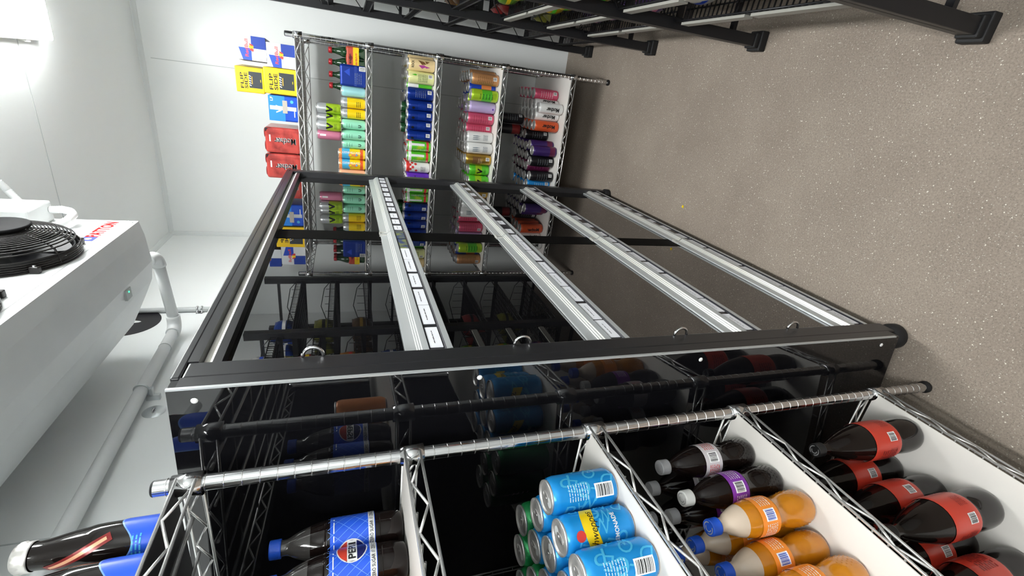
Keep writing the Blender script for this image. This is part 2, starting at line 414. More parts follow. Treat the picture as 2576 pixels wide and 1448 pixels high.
def shelving(loc, rotz, L, W, H, levels, label, bare=()):
    t = tag(empty('wire_shelving', loc, rotz), label, 'shelving')
    pm = post_mb(H).build('post', t); 
    for (x, y) in ((L, 0), (0, W), (L, W)):
        c = pm.copy(); COL.objects.link(c); c.parent = t; c.location = (x, y, 0)
    s0 = None
    for i, z in enumerate(levels):
        if i in bare: s = shelf_mb(L, W, True).build('wire_shelf', t)
        elif s0 is None:
            s0 = shelf_mb(L, W).build('wire_shelf', t); s = s0
        else:
            s = s0.copy(); COL.objects.link(s); s.parent = t
        s.location = (0, 0, z-.0028)
        lb = MB().box(.008, L-.008, -.008, W+.008, .0003, .0023, M_DLIN if i in bare else M_LINER).build('shelf_liner', s)
        lb['label'] = 'dark liner' if i in bare else 'white board liner'
        cm = None
        for (x, y) in ((0, 0), (L, 0), (0, W), (L, W)):
            if cm is None: cm = collar_mb().build('collar', s); cm.location = (x, y, 0)
            else:
                c = cm.copy(); COL.objects.link(c); c.parent = s; c.location = (x, y, 0)
    return t
LV = (1.772, 1.434, 1.068, .692, .260)
# back shelving: right front post at (.112, 2.79), runs left along the back wall
shelving((.112, 2.79+.575, 0), math.pi, 1.2, .575, 1.815, LV, 'chrome wire shelving of drinks standing along the back wall')
tag(MB().box(XL+.001, XL+.012, -2.2, .655, .0005, 1.83, M_MATTE).build('backing_panel'), 'black backing panel on the left wall behind the near shelving', 'panel')
LN = (1.793, 1.452, 1.084, .705, .229)
# near shelving: front end post at (-.62,.645), runs toward the camera along the left wall
shelving((-.62, .645-1.2, 0), math.pi/2, 1.2, .46, 1.824, LN, 'chrome wire shelving of bottles along the left wall in front', (0,))

# ---------------------------------------------------------------- cans
def can_parts(mb, Rr, H, base, bands=None):
    pr = [(0, .007), (Rr*.62, .006), (Rr*.74, .0012), (Rr*.78, 0), (Rr*.86, .003), (Rr*.97, .010), (Rr, .014)]
    zs = sorted({.014, H-.017}|set(b[0] for b in (bands or []) if .014 < b[0] < H-.017)|set(b[1] for b in (bands or []) if .014 < b[1] < H-.017))
    pr += [(Rr, z) for z in zs[1:]]
    pr += [(Rr*.955, H-.009), (Rr*.86, H-.0045)]
    def bf(z):
        if z < .006: return M_SILVER
        for a, b, mm in (bands or []):
            if a <= z <= b: return mm
        return base
    mb.lathe(pr, base, 22, bands=bf)
def lid_mb(Rr, H):
    return MB().lathe([(Rr*.86, H-.0045), (Rr*.885, H-.0025), (Rr*.88, H), (Rr*.84, H), (Rr*.81, H-.0042), (Rr*.77, H-.0048), (Rr*.74, H-.0028), (0, H-.0028)], M_SILVER, 22)
def tab_mb(Rr, H):
    z = H-.0022; s = Rr/.033
    mb = MB()
    out = [(.0075*s*math.cos(a)*.95, .012*s*math.sin(a)-.002*s) for a in [2*math.pi*i/16 for i in range(16)]]
    inn = [(.004*s*math.cos(a), .0042*s*math.sin(a)-.0085*s) for a in [2*math.pi*i/16 for i in range(16)]]
    n = 16; vs = [(x, y, z+.0012) for x, y in out]+[(x, y, z+.0012) for x, y in inn]+[(x, y, z) for x, y in out]
    fs = [(i, (i+1) % n, n+(i+1) % n, n+i) for i in range(n)]+[(2*n+i, 2*n+(i+1) % n, (i+1) % n, i) for i in range(n)]
    mb.add(vs, fs, M_SILVER); mb.lathe([(.0022*s, 0), (.0022*s, .0018), (0, .0019)], M_SILVER, 8, (0, .002*s, z))
    op = [(.0085*s*math.cos(a), .0075*s*math.sin(a)+.0135*s) for a in [2*math.pi*i/16 for i in range(16)]]
    mb.add([(x, y, z-.0003) for x, y in op], [tuple(range(16))], M_GREYP)
    return mb
PROTO = {}
LIDS = {}
def can_proto(kind, Rr, H, base, art=None, bands=None, tab=False):
    mb = MB(); can_parts(mb, Rr, H, base, bands)
    if art: art(mb, Rr, H)
    o = mb.build('drink_can')
    k = (Rr, H)
    if k not in LIDS:
        l = lid_mb(Rr, H).build('lid', o); LIDS[k] = l.data
    else:
        l = bpy.data.objects.new('lid', LIDS[k]); COL.objects.link(l); l.parent = o
    if tab: tab_mb(Rr, H).build('pull_tab', o)
    PROTO[kind] = [o, False, Rr, H]
    return o
def place_can(kind, x, y, z, label, group, rotz=0.0):
    p = PROTO[kind]
    if not p[1]: o = p[0]; o.location = (x, y, z); o.rotation_euler = (0, 0, rotz); p[1] = True
    else: o = dup(p[0], (x, y, z), rotz)
    if 'group' in o: del o['group']
    tag(o, label, 'can', group); return o
c_ = lambda n, r, g, b, **k: P(n, (r, g, b), **k)
FR = -94          # facing angle of cans on the back shelf (toward the aisle)
def art_vmark(col, ang=FR):
    def f(mb, Rr, H):
        mb.wrap(poly_flat([(-.017, .014), (-.008, .016), (.0, -.004), (.010, .013), (.018, .010), (.003, -.020), (-.004, -.020)]), col, Rr, ang, H*.5)
        mb.wrap(lines_flat(.026, .016, 3, .0018, 4), col, Rr, ang, H*.24)
    return f
def art_print(col, w=.036, h=.07, n=7, t=.0022, bar=True, zc=.5, ang=FR, seed=2):
    def f(mb, Rr, H):
        mb.wrap(lines_flat(w, h*H/.165, n, t, seed), col, Rr, ang, H*zc)
        if bar:
            mb.wrap(rect_flat(.020, .022), M_WHITE, Rr, ang+22, H*.17); mb.wrap(barcode_flat(.017, .017, seed=seed), M_INK, Rr, ang+22, H*.17, .0006)
    return f
def art_text(s, col, w=.075, h=.017, vertical=True, ang=FR, zc=.5, shear=0.0, bold=.012, under=None):
    def f(mb, Rr, H):
        if under: mb.wrap(rect_flat(h*1.6, w*1.12) if vertical else rect_flat(w*1.1, h*1.5), under, Rr, ang, H*zc)
        mb.wrap(text_flat(s, w, h, shear, bold, math.pi/2 if vertical else 0), col, Rr, ang, H*zc, .0006)
    return f
def arts(*fs):
    def f(mb, Rr, H):
        for g in fs: g(mb, Rr, H)
    return f
M_RED = c_('print_red', .62, .045, .04); M_ORG = c_('print_orange', .75, .26, .08); M_BLUE = c_('print_blue', .015, .06, .45); M_YEL = c_('print_yellow', .82, .58, .01)
M_CYAN = c_('print_light_blue', .08, .42, .68); M_PURP = c_('print_purple', .12, .03, .42); M_GRN = c_('print_green', .10, .50, .03); M_DNAVY = c_('print_navy', .006, .03, .24, metal=.4)
M_DGRN = c_('print_dark_green', .01, .07, .02); M_GOLD = c_('print_gold', .52, .32, .06, metal=.75); M_PINK = c_('print_pink', .62, .09, .17, metal=.3); M_LIL = c_('print_lilac', .50, .40, .68)
M_COP = c_('print_copper', .58, .28, .12, metal=.45); M_LIME = c_('print_lime', .40, .62, .03, metal=.35); M_MINT = c_('print_mint', .28, .66, .46); M_TEAL = c_('print_teal', .30, .58, .60)
M_PALE = c_('print_pale_yellow', .72, .74, .34); M_BEI = c_('print_beige', .78, .60, .32); M_MAG = c_('print_magenta', .40, .06, .28); M_BLK = c_('print_black', .012, .011, .014, metal=.2)
M_WHT = c_('print_white', .78, .78, .77); M_BROWN = c_('print_brown', .17, .085, .03); M_DPUR = c_('print_dark_purple', .045, .02, .13, metal=.3); M_MAR = c_('print_maroon', .13, .015, .06, metal=.3)
M_PNK2 = c_('print_dusty_pink', .55, .18, .28); M_SKYB = c_('print_sky_blue', .02, .28, .72, metal=.3); M_PEA = c_('print_peach', .80, .42, .25); M_SLV = c_('print_silver', .55, .57, .58, metal=.6)
M_DRED = c_('print_dark_red', .22, .02, .02); M_ORED = c_('print_orange_red', .68, .10, .03, metal=.2)

S, Lg, St = (.0263, .126), (.0326, .165), (.0326, .132)
def bird(mb, Rr, H):
    for pts in ([(-.02, .01), (-.004, .03), (0, .0), (-.008, -.012)], [(.0, .012), (.022, .034), (.016, .0), (.004, -.01)], [(-.016, -.01), (-.004, -.004), (-.01, -.034)], [(.006, -.012), (.02, -.004), (.018, -.03)]):
        mb.wrap(poly_flat(pts), M_MAG if pts[0][0] < 0 else M_BROWN, Rr, FR, H*.42)
    mb.wrap(text_flat('ROCK', .036, .013, 0, .02), M_INK, Rr, FR, H*.83, .0006)
def dots(mb, Rr, H):
    for i, (x, y) in enumerate(((-.02, .0), (.0, .02), (.02, .004), (-.012, .034), (.014, .036), (.028, .024))):
        mb.wrap(disc_flat(.008, x, y, 14), M_RED, Rr, FR+8, H*.55)
    mb.wrap(lines_flat(.03, .03, 5, .002, 5), M_INK, Rr, FR-12, H*.28)
def swirl(mb, Rr, H):
    mb.wrap(poly_flat([(-.012, .018), (.002, .026), (.014, .018), (.006, .0), (.016, -.02), (.0, -.03), (-.008, -.012), (-.002, .004)]), M_ORG, Rr, FR, H*.46)
    mb.wrap(disc_flat(.006, .001, .014), M_YEL, Rr, FR, H*.46, .0006); mb.wrap(disc_flat(.005, .004, -.018), M_CYAN, Rr, FR, H*.46, .0006)
def leafy(mb, Rr, H):
    for i in range(5):
        a = -.6+i*.3
        mb.wrap(poly_flat([(0, 0), (.004+.006*math.sin(a), .03), (.02*math.sin(a)*1.6, .05), (.004*a-.003, .02)]), M_LIME, Rr, FR+(-6+3*i), H*.30)
    mb.wrap(rect_flat(.014, .075), M_WHT, Rr, FR+30, H*.55)
def claws(mb, Rr, H):
    for dx in (-.010, 0, .010):
        mb.wrap(poly_flat([(dx-.002, .024), (dx+.002, .026), (dx+.004, .0), (dx+.001, -.024), (dx-.002, .0)]), M_SKYG, Rr, FR-6, H*.62)
    mb.wrap(lines_flat(.034, .03, 4, .003, 8), M_SKYG, Rr, FR, H*.30)
M_SKYG = c_('print_steel_grey', .20, .24, .27)

can_proto('teal', *S, M_TEAL); can_proto('yellow', *S, M_YEL, arts(art_print(M_INK, .03, .035, 3, .003, False, .30)), bands=[(.095, .12, M_SLV)])
can_proto('mint', *S, M_MINT, arts(lambda mb, r, h: mb.wrap(text_flat('U', .014, .016, 0, .05), M_INK, r, FR, h*.25), art_print(M_DGRN, .020, .05, 3, .0018, False, .68)))
can_proto('blackslim', *S, M_BLK, bands=[(.06, .08, M_ORG), (.08, .12, M_WHT)])
can_proto('sunny', .0285, .146, M_YEL, arts(swirl, art_text('OXYSHRED', M_WHT, .095, .011, True, FR+32, .52)), bands=[(.112, .126, M_CYAN), (.126, .14, M_ORG), (.014, .03, M_ORED), (.085, .112, M_CYAN)])
can_proto('peach', .0285, .146, M_PEA, art_print(M_DRED, .02, .08, 5, .0016, False))
can_proto('vgreen', *S, M_LIME, art_vmark(M_INK), bands=[(.075, .12, M_SLV)])
can_proto('dustypink', *S, M_PNK2, lambda mb, r, h: mb.wrap(rect_flat(.010, .030), M_WHT, r, FR+5, h*.75))
can_proto('beige', .0326, .148, M_BEI, bird); can_proto('pale', .0326, .148, M_PALE, arts(lambda mb, r, h: mb.wrap(poly_flat([(-.004, 0), (0, .02), (.006, 0), (0, -.01)]), M_GRN, r, FR+25, h*.72), art_print(M_DGRN, .04, .06, 7, .0022, True, .45)))
can_proto('leafgreen', .0326, .148, M_GRN, bands=[(.08, .14, M_WHT)])
can_proto('navybar', .0326, .148, M_DNAVY, art_print(M_SKYG, .04, .07, 6, .0022, True, .5))
can_proto('navy', *(.0267, .142), M_DNAVY, arts(art_print(M_BLUE, .034, .05, 5, .003, True, .45), lambda mb, r, h: mb.wrap(disc_flat(.008), M_INK, r, FR-20, h*.78)))
can_proto('tallgreen', .0275, .168, M_DGRN, art_vmark(M_LIME)); can_proto('melon', .029, .138, M_GRN, arts(leafy, art_text('OXYSHRED', M_WHT, .085, .010, True, FR-32, .45)), bands=[(.014, .028, M_RED), (.112, .13, M_WHT)])
can_proto('redback', .029, .138, M_RED, bands=[(.06, .09, M_DGRN)]); can_proto('spotted', .0303, .148, M_WHT, dots, bands=[(.12, .14, M_RED)]); can_proto('violet', .0285, .138, M_PURP, arts(lambda mb, r, h: mb.wrap(text_flat('PH', .02, .013, 0, .02), M_INK, r, FR+10, h*.62), lambda mb, r, h: mb.wrap(rect_flat(.012, .009), M_CYAN, r, FR, h*.3)))
can_proto('copper', *Lg, M_COP, art_print(M_BROWN, .042, .10, 9, .0022, True)); can_proto('bluegold', *Lg, M_BLUE, bands=[(.03, .09, M_ORG)]); can_proto('lime', *Lg, M_LIME, art_print(M_DGRN, .03, .09, 5, .004, False, .45), bands=[(.04, .1, M_GRN)])
can_proto('lilac', *Lg, M_LIL, lambda mb, r, h: mb.wrap(disc_flat(.005), M_PURP, r, FR, h*.12)); can_proto('pink', *Lg, M_PINK, art_print(M_DRED, .044, .10, 7, .0018, True))
can_proto('white', *Lg, M_WHT, claws); can_proto('gold', *Lg, M_GOLD, arts(art_print(M_BEI, .03, .03, 3, .003, True, .45), lambda mb, r, h: mb.wrap(rect_flat(.05, .05), M_BROWN, r, FR, h*.58, .0003)))
can_proto('vlime', *St, M_GRN, art_vmark(M_INK), bands=[(.05, .09, M_LIME)])
can_proto('rose', *Lg, M_PINK, art_print(M_WHT, .04, .09, 6, .0022, True)); can_proto('whitetext', *Lg, M_WHT, art_text('Mother', M_INK, .085, .024, True, FR, .45, 0, .03)); can_proto('redtext', *Lg, M_ORED, art_text('Mother', M_INK, .085, .024, True, FR+10, .45, 0, .03))
can_proto('black', *Lg, M_BLK, art_print(M_SKYG, .04, .08, 5, .0025, True)); can_proto('darkpurple', *Lg, M_DPUR, None, bands=[(.014, .05, M_MAR)]); can_proto('maroon', *Lg, M_MAR, art_print(M_MAG, .03, .08, 4, .002, False)); can_proto('skyblue', *Lg, M_SKYB, art_print(M_WHT, .035, .07, 5, .0025, True))
can_proto('smoke', *Lg, M_BLK, None, bands=[(.014, .07, M_DRED)])

# columns on the back shelf: (kind, x, y of the front row centre, rows, colour words, extra words)
COLS = {
 1: [('teal', -.119, 2.838, 1, 'pale teal slim', ''), ('yellow', -.176, 2.832, 2, 'yellow slim', 'right yellow row'), ('yellow', -.2315, 2.835, 2, 'yellow slim', 'left yellow row'),
     ('mint', -.287, 2.834, 2, 'mint green slim', 'right mint row'), ('mint', -.3415, 2.834, 2, 'mint green slim', 'middle mint row'), ('mint', -.3955, 2.855, 1, 'mint green slim', 'left mint row'), ('blackslim', -.4165, 2.905, 1, 'black and orange slim', ''),
     ('sunny', -.4455, 2.842, 2, 'blue and yellow', 'right blue and yellow row'), ('sunny', -.5035, 2.842, 2, 'blue and yellow', 'left blue and yellow row'), ('peach', -.5615, 2.845, 2, 'peach coloured', '')],
 2: [('beige', .060, 2.842, 5, 'beige', ''), ('pale', -.006, 2.842, 5, 'pale yellow', ''), ('leafgreen', -.050, 2.905, 4, 'green and white', ''), ('navybar', -.089, 2.840, 5, 'wide navy blue', ''),
     ('navy', -.1495, 2.832, 2, 'slim navy blue', 'first navy row from right'), ('navy', -.2035, 2.832, 2, 'slim navy blue', 'second navy row from right'), ('navy', -.2575, 2.834, 2, 'slim navy blue', 'third navy row from right'), ('navy', -.3115, 2.834, 2, 'slim navy blue', 'leftmost navy row'),
     ('melon', -.372, 2.835, 1, 'green and white melon', 'right melon row'), ('melon', -.431, 2.835, 1, 'green and white melon', 'left melon row'), ('spotted', -.4925, 2.836, 3, 'white red-spotted', ''), ('violet', -.553, 2.838, 3, 'violet', '')],
 3: [('copper', .033, 2.850, 5, 'copper', ''), ('bluegold', -.020, 2.905, 3, 'blue and orange', ''), ('lime', -.053, 2.832, 2, 'lime green', ''), ('lilac', -.119, 2.864, 5, 'lilac', ''), ('pink', -.184, 2.872, 4, 'deep pink', 'right deep pink row'), ('pink', -.243, 2.902, 4, 'deep pink', 'left deep pink row'),
     ('white', -.289, 2.854, 5, 'white', 'right white row'), ('white', -.353, 2.838, 5, 'white', 'left white row'), ('gold', -.419, 2.838, 5, 'gold', ''), ('vlime', -.486, 2.864, 4, 'bright green', 'right bright green row'), ('vlime', -.5525, 2.850, 4, 'bright green', 'left bright green row')],
 4: [('rose', -.004, 2.953, 5, 'pink', ''), ('whitetext', -.079, 2.848, 5, 'white black-lettered', 'right white row'), ('whitetext', -.1245, 2.897, 5, 'white black-lettered', 'left white row'), ('redtext', -.186, 2.877, 4, 'orange red black-lettered', ''),
     ('black', -.2555, 3.020, 4, 'black', 'first black row from right'), ('darkpurple', -.321, 3.034, 4, 'dark purple', 'first dark purple row from right'), ('darkpurple', -.336, 2.846, 3, 'dark purple', 'second dark purple row from right'), ('black', -.404, 2.863, 5, 'black', 'second black row from right'),
     ('maroon', -.4445, 2.918, 5, 'maroon', ''), ('black', -.494, 2.839, 5, 'black', 'third black row from right'), ('skyblue', -.550, 2.880, 5, 'sky blue', '')],
}
LEVEL_WORD = {1: 'second shelf down', 2: 'third shelf down', 3: 'fourth shelf down', 4: 'bottom shelf'}
LEVEL_SHORT = {1: 'second shelf', 2: 'third shelf', 3: 'fourth shelf', 4: 'bottom shelf'}
ORD = ['front', 'second', 'third', 'fourth', 'fifth']
used = {}
for lv, cols in COLS.items():
    z = LV[lv]+.0002; cans = []
    for ci, (kind, x, y, rows, words, extra) in enumerate(cols):
        Rr = PROTO[kind][2]
        for k in range(rows):
            cans.append([x+(0 if k == 0 else rnd.uniform(-.004, .004)), y+k*(2*Rr+.0016), Rr, kind, words, extra, k, ci])
    if lv == 2:
        for j, xx in enumerate((-.168, -.226, -.284)):
            for k in range(2): cans.append([xx, 2.945+k*.058, .0275, 'tallgreen', 'tall dark green', ['right dark green row', 'middle dark green row', 'left dark green row'][j], k, 90+j])
        for j, xx in enumerate((-.345, -.405)):
            for k in range(3): cans.append([xx, 2.905+k*.061, .029, 'redback', 'red and green', ['right red row', 'left red row'][j], k, 95+j])
    for it in range(900):
        mv = 0
        for a in range(len(cans)):
            for b in range(a+1, len(cans)):
                A, B = cans[a], cans[b]; dx, dy = B[0]-A[0], B[1]-A[1]; d = math.hypot(dx, dy); need = A[2]+B[2]+.0008
                if d < need:
                    d = max(d, 1e-5); ov = (need-d); ux, uy = dx/d, dy/d
                    wa, wb = (.02, .98) if A[6] == 0 and B[6] else (.98, .02) if B[6] == 0 and A[6] else (.5, .5)
                    A[0] -= ux*ov*wa; A[1] -= uy*ov*wa; B[0] += ux*ov*wb; B[1] += uy*ov*wb; mv = max(mv, ov)
        for A in cans: A[1] = max(A[1], 2.795+A[2]); A[1] = min(A[1], 3.375-A[2])
        if mv < 2e-4: break
    kept = []
    for c in sorted(cans, key=lambda c: (c[6] > 0, c[6])):
        if c[6] == 0 or (all(math.hypot(c[0]-q[0], c[1]-q[1]) > c[2]+q[2]-.0003 for q in kept) and c[1]+c[2] < 3.376): kept.append(c)
    for x, y, Rr, kind, words, extra, k, ci in kept:
        lab = '%s can, %s %s, %s at back' % (words, 'front of' if k == 0 else ORD[k]+' in', extra or 'its row', LEVEL_SHORT[lv])
        place_can(kind, x, y, z, lab, 'drink cans on the back shelving, '+LEVEL_WORD[lv], rnd.uniform(-.12, .12) if k == 0 else rnd.uniform(0, 6.28))
# second layer standing on the slim cans of the second shelf
z = LV[1]+.126+.0004
place_can('vgreen', -.2165, 2.840, z, 'silver and green can stacked on yellow can, rightmost of upper layer', 'cans stacked on the second shelf')
place_can('vgreen', -.2665, 2.862, z, 'silver and green can stacked over mint cans, in the middle', 'cans stacked on the second shelf', .6)
place_can('vgreen', -.3035, 2.820, z, 'silver and green can with black mark stacked over mint cans', 'cans stacked on the second shelf', .1)
place_can('dustypink', -.353, 2.838, z, 'dusty pink can stacked on top of mint can', 'cans stacked on the second shelf')
z = LV[4]+.165+.0004
place_can('black', -.172, 3.08, z, 'black can with barcode stacked above the orange red row', 'cans stacked on the bottom shelf', .4)
place_can('smoke', -.240, 3.10, z, 'dark red and black can stacked above the black row', 'cans stacked on the bottom shelf', .1)

# ---------------------------------------------------------------- packs on the back shelving
FXr, FXu = (1, 0, 0), (0, 0, 1)
def pack(name, x0, x1, y0, d, z, h, base, art, label, cat, group=None, bev=.004, parts=None, rz=0.0):
    w = x1-x0
    t = MB().rbox(-w/2, w/2, 0, d, 0, h, base, bev, 3)
    if art: art(t, w, h)
    o = t.build(name, None, ((x0+x1)/2, y0, z), (0, 0, rz)); tag(o, label, cat, group)
    if parts: parts(o, w, h, d)
    return o
FO = lambda mb, fl, mm, x, z, off=.0006: mb.flat(fl, mm, (x, 0, z), FXr, FXu, off)
M_BSIL = P('carton_silver', (.60, .62, .64), .35, .2); M_BBLU = P('carton_blue', (.012, .04, .26), .35); M_BNAV = P('carton_navy', (.006, .015, .11), .35)
M_CARTON = P('carton_grey_inside', (.42, .38, .33), .6, 0)
def art_quads(mb, w, h):
    FO(mb, poly_flat([(0, h*.5), (w*.5, h*.5), (w*.5, h), (-w*.0, h)]), M_BSIL, 0, 0)
    FO(mb, poly_flat([(-w*.5, h*.5), (0, h*.5), (0, h*.93), (-w*.5, h*.80)]), M_BLUE, 0, 0, .0008)
    FO(mb, poly_flat([(-w*.5, h*.8), (0, h*.93), (0, h), (-w*.5, h)]), M_BSIL, 0, 0, .0008)
    FO(mb, poly_flat([(-w*.5, 0), (0, 0), (0, h*.5), (-w*.5, h*.5)]), M_BSIL, 0, 0)
    FO(mb, poly_flat([(0, 0), (w*.5, h*.02), (w*.5, h*.5), (0, h*.5)]), M_BBLU, 0, 0)
    FO(mb, text_flat('RedBull', w*.72, h*.12, 0, .02), M_RED, 0, h*.66, .0012)
    FO(mb, disc_flat(.010), M_YEL, .006, h*.50, .0012); FO(mb, poly_flat([(-.012, -.006), (-.002, .012), (.004, .0), (0, -.010)]), M_RED, -.004, h*.49, .0014); FO(mb, poly_flat([(.010, -.008), (.018, .010), (.010, .008), (.004, -.004)]), M_RED, .004, h*.49, .0014)
def side_quads(o, w, h, d): pass
pack('drink_carton', -.047, .062, 2.815, .16, LV[0]+.0004, .130, M_BNAV, art_quads, 'blue and silver can carton on top shelf, lower of the two', 'carton', 'cartons on top of the back shelving')
pack('drink_carton', -.030, .078, 2.815, .16, LV[0]+.1312, .130, M_BNAV, art_quads, 'blue and silver can carton stacked on another one, upper', 'carton', 'cartons on top of the back shelving', rz=.05)
def art_flip(mb, w, h):
    FO(mb, text_flat('FLIP', w*.62, h*.11, 0, .02), M_INK, -.004, h*.78); FO(mb, text_flat('SIDE', w*.62, h*.11, 0, .02), M_INK, -.004, h*.635)
    FO(mb, rect_flat(w*.64, h*.46), M_SKYD, .002, h*.30); [FO(mb, rect_flat(w*.035, h*.075, rot=-.5), M_WHT, -w*.2+w*.09*k, h*.49, .0010) for k in range(5)]
    FO(mb, rect_flat(w*.30, h*.03), M_GOLD, 0, h*.42, .0011); FO(mb, rect_flat(w*.1, h*.02), M_YEL, 0, h*.12, .0010); FO(mb, lines_flat(w*.4, .002, 1, .002, 3), M_GOLD, -.004, h*.9)
M_SKYD = P('carton_charcoal', (.030, .036, .042), .4); M_CYEL = P('carton_yellow', (.80, .52, .01), .38)
def handle_notch(o, w, h, d):
    MB().box(-w*.42, w*.42, .02, d-.02, h+.0005, h+.006, M_CARTON).build('carton_flap', o)
pack('drink_carton', -.172, -.050, 2.80, .19, LV[0]+.0004, .150, M_CYEL, art_flip, 'yellow carton with charcoal panel on top shelf, lower one', 'carton', 'yellow cartons on top of the back shelving')
pack('drink_carton', -.180, -.062, 2.812, .19, LV[0]+.1512, .126, M_CYEL, art_flip, 'yellow carton with charcoal panel stacked on the other yellow one', 'carton', 'yellow cartons on top of the back shelving', rz=-.03)
M_LBLU = P('carton_light_blue', (.02, .22, .72), .35); M_MBLU = P('carton_mid_blue', (.008, .07, .48), .3)
def art_blue(mb, w, h):
    FO(mb, rect_flat(w*.98, h*.55), M_LBLU, 0, h*.715); FO(mb, text_flat('LF', .020, .012, 0, .02), M_WHT, w*.36, h*.88, .001)
    FO(mb, poly_flat([(-.022, .012), (-.016, .012), (-.010, -.002), (-.003, .010), (.004, -.002), (.010, .012), (.016, .012), (.008, -.014), (0, -.002), (-.010, -.014)]), M_WHT, 0, h*.66, .001)
    FO(mb, rect_flat(w*.16, h*.9), M_SLV, w*.02, h*.5, .0009); FO(mb, rect_flat(w*.5, h*.16), M_CARTON, w*.08, h*.44, .0013); FO(mb, rect_flat(w*.3, h*.03), M_WHT, -w*.15, h*.12, .001); FO(mb, disc_flat(.008), M_CYAN, w*.3, h*.2, .001)
pack('drink_carton', -.302, -.178, 2.80, .16, LV[0]+.0004, .138, M_MBLU, art_blue, 'bright blue carton with carry handle beside the yellow cartons', 'carton', bev=.008)
M_SHR = P('shrink_pack_red', (.44, .055, .045), .22, 0, noise=(18, (.20, .02, .02), .45, .68))
def art_mother(mb, w, h):
    for dx, mm, o in ((.0012, M_WHT, .0006), (0, M_INK, .001)):
        mb.flat(text_flat('Mother', h*.62, w*.24, 0, .035 if mm is M_WHT else .01, math.pi/2), mm, (-.002+dx, 0, h*.43-dx), FXr, FXu, o)
    FO(mb, rect_flat(w*.26, h*.04), M_WHT, w*.08, h*.86); FO(mb, poly_flat([(w*.30, h*.99), (w*.47, h*.99), (w*.47, h*.90)]), M_INK, 0, 0)
def lids4(o, w, h, d):
    mb = MB()
    for i in range(2):
        for j in range(3): mb.lathe([(.0, .004), (.022, .004), (.026, .0), (.029, -.006)], M_DRED, 14, (-w/4+i*w/2, .033+j*.066, h+.001))
    mb.build('wrapped_can_tops', o)
pack('shrink_wrapped_pack', -.466, -.336, 2.80, .2, LV[0]+.0004, .165, M_SHR, art_mother, 'red shrink-wrapped can pack on top shelf, beside the blue carton', 'drink pack', 'red packs on top of the back shelving', .012, lids4)
pack('shrink_wrapped_pack', -.600, -.470, 2.80, .2, LV[0]+.0004, .168, M_SHR, art_mother, 'red shrink-wrapped can pack on top shelf, nearest black cabinet', 'drink pack', 'red packs on top of the back shelving', .012, lids4)
def art_bluebox(mb, w, h):
    FO(mb, rect_flat(w*.2, h*.24), M_WHT, w*.36, h*.14); FO(mb, barcode_flat(w*.17, h*.2), M_INK, w*.36, h*.14, .001)
    FO(mb, poly_flat([(-w*.02, h*.62), (w*.34, h*.62), (w*.16, h*.84)]), M_BLUE, 0, 0); FO(mb, rect_flat(w*.9, h*.1), M_BBLU, 0, h*.4); FO(mb, lines_flat(w*.5, h*.3, 4, .002, 9), M_SKYG, -w*.1, h*.3, .001)
pack('drink_carton', -.093, .012, 2.803, .107, LV[1]+.0004, .129, M_DNAVY, art_bluebox, 'dark blue can carton on second shelf in front of green bottles', 'carton', bev=.010)

# four-packs of small green bottles
def small_bottle(mb_only=False):
    pr = [(0, .002), (.024, 0), (.0275, .005), (.0275, .10), (.026, .114), (.019, .135), (.0135, .152), (.0125, .170), (.0135, .173)]
    return MB().lathe(pr, P('green_glass', (.008, .045, .012), .06, 0, coat=.8), 18)
def cap_small(): return MB().lathe([(.0145, .168), (.0155, .170), (.015, .184), (.012, .1865), (0, .187)], P('red_foil_cap', (.62, .04, .05), .3, .3), 16)
def fourpack(x, y, label):
    t = tag(empty('bottle_pack', (x, y, LV[1]+.0004)), label, 'bottle pack', 'four-packs of green bottles')
    b0 = None
    for i in range(2):
        for j in range(2):
            lo = (-.0285+i*.057, .0285+j*.057, 0)
            if b0 is None:
                b0 = small_bottle().build('bottle', t, lo); cap_small().build('bottle_cap', b0)
            else:
                b = b0.copy(); COL.objects.link(b); b.parent = t; b.location = lo
                c = b0.children[0].copy(); COL.objects.link(c); c.parent = b
    w = MB(); w.rbox(-.0585, .0585, -.001, .116, .030, .098, P('carton_red', (.50, .07, .04), .4, 0), .010, 3)
    FO(w, rect_flat(.112, .030), M_YEL, 0, .047, .0018); w.flat(lines_flat(.06, .01, 2, .003, 2), M_RED, (0, 0, .045), FXr, FXu, .0024); FO(w, disc_flat(.010), M_DRED, .004, .074, .002); FO(w, lines_flat(.05, .01, 2, .003, 12), M_INK, 0, .076, .0024)
    w.build('carton_wrap', t)
fourpack(.0435, 2.915, 'red and yellow wrapped four-pack of green bottles at shelf end')
fourpack(-.075, 2.915, 'four-pack of red-capped green bottles behind dark blue carton')

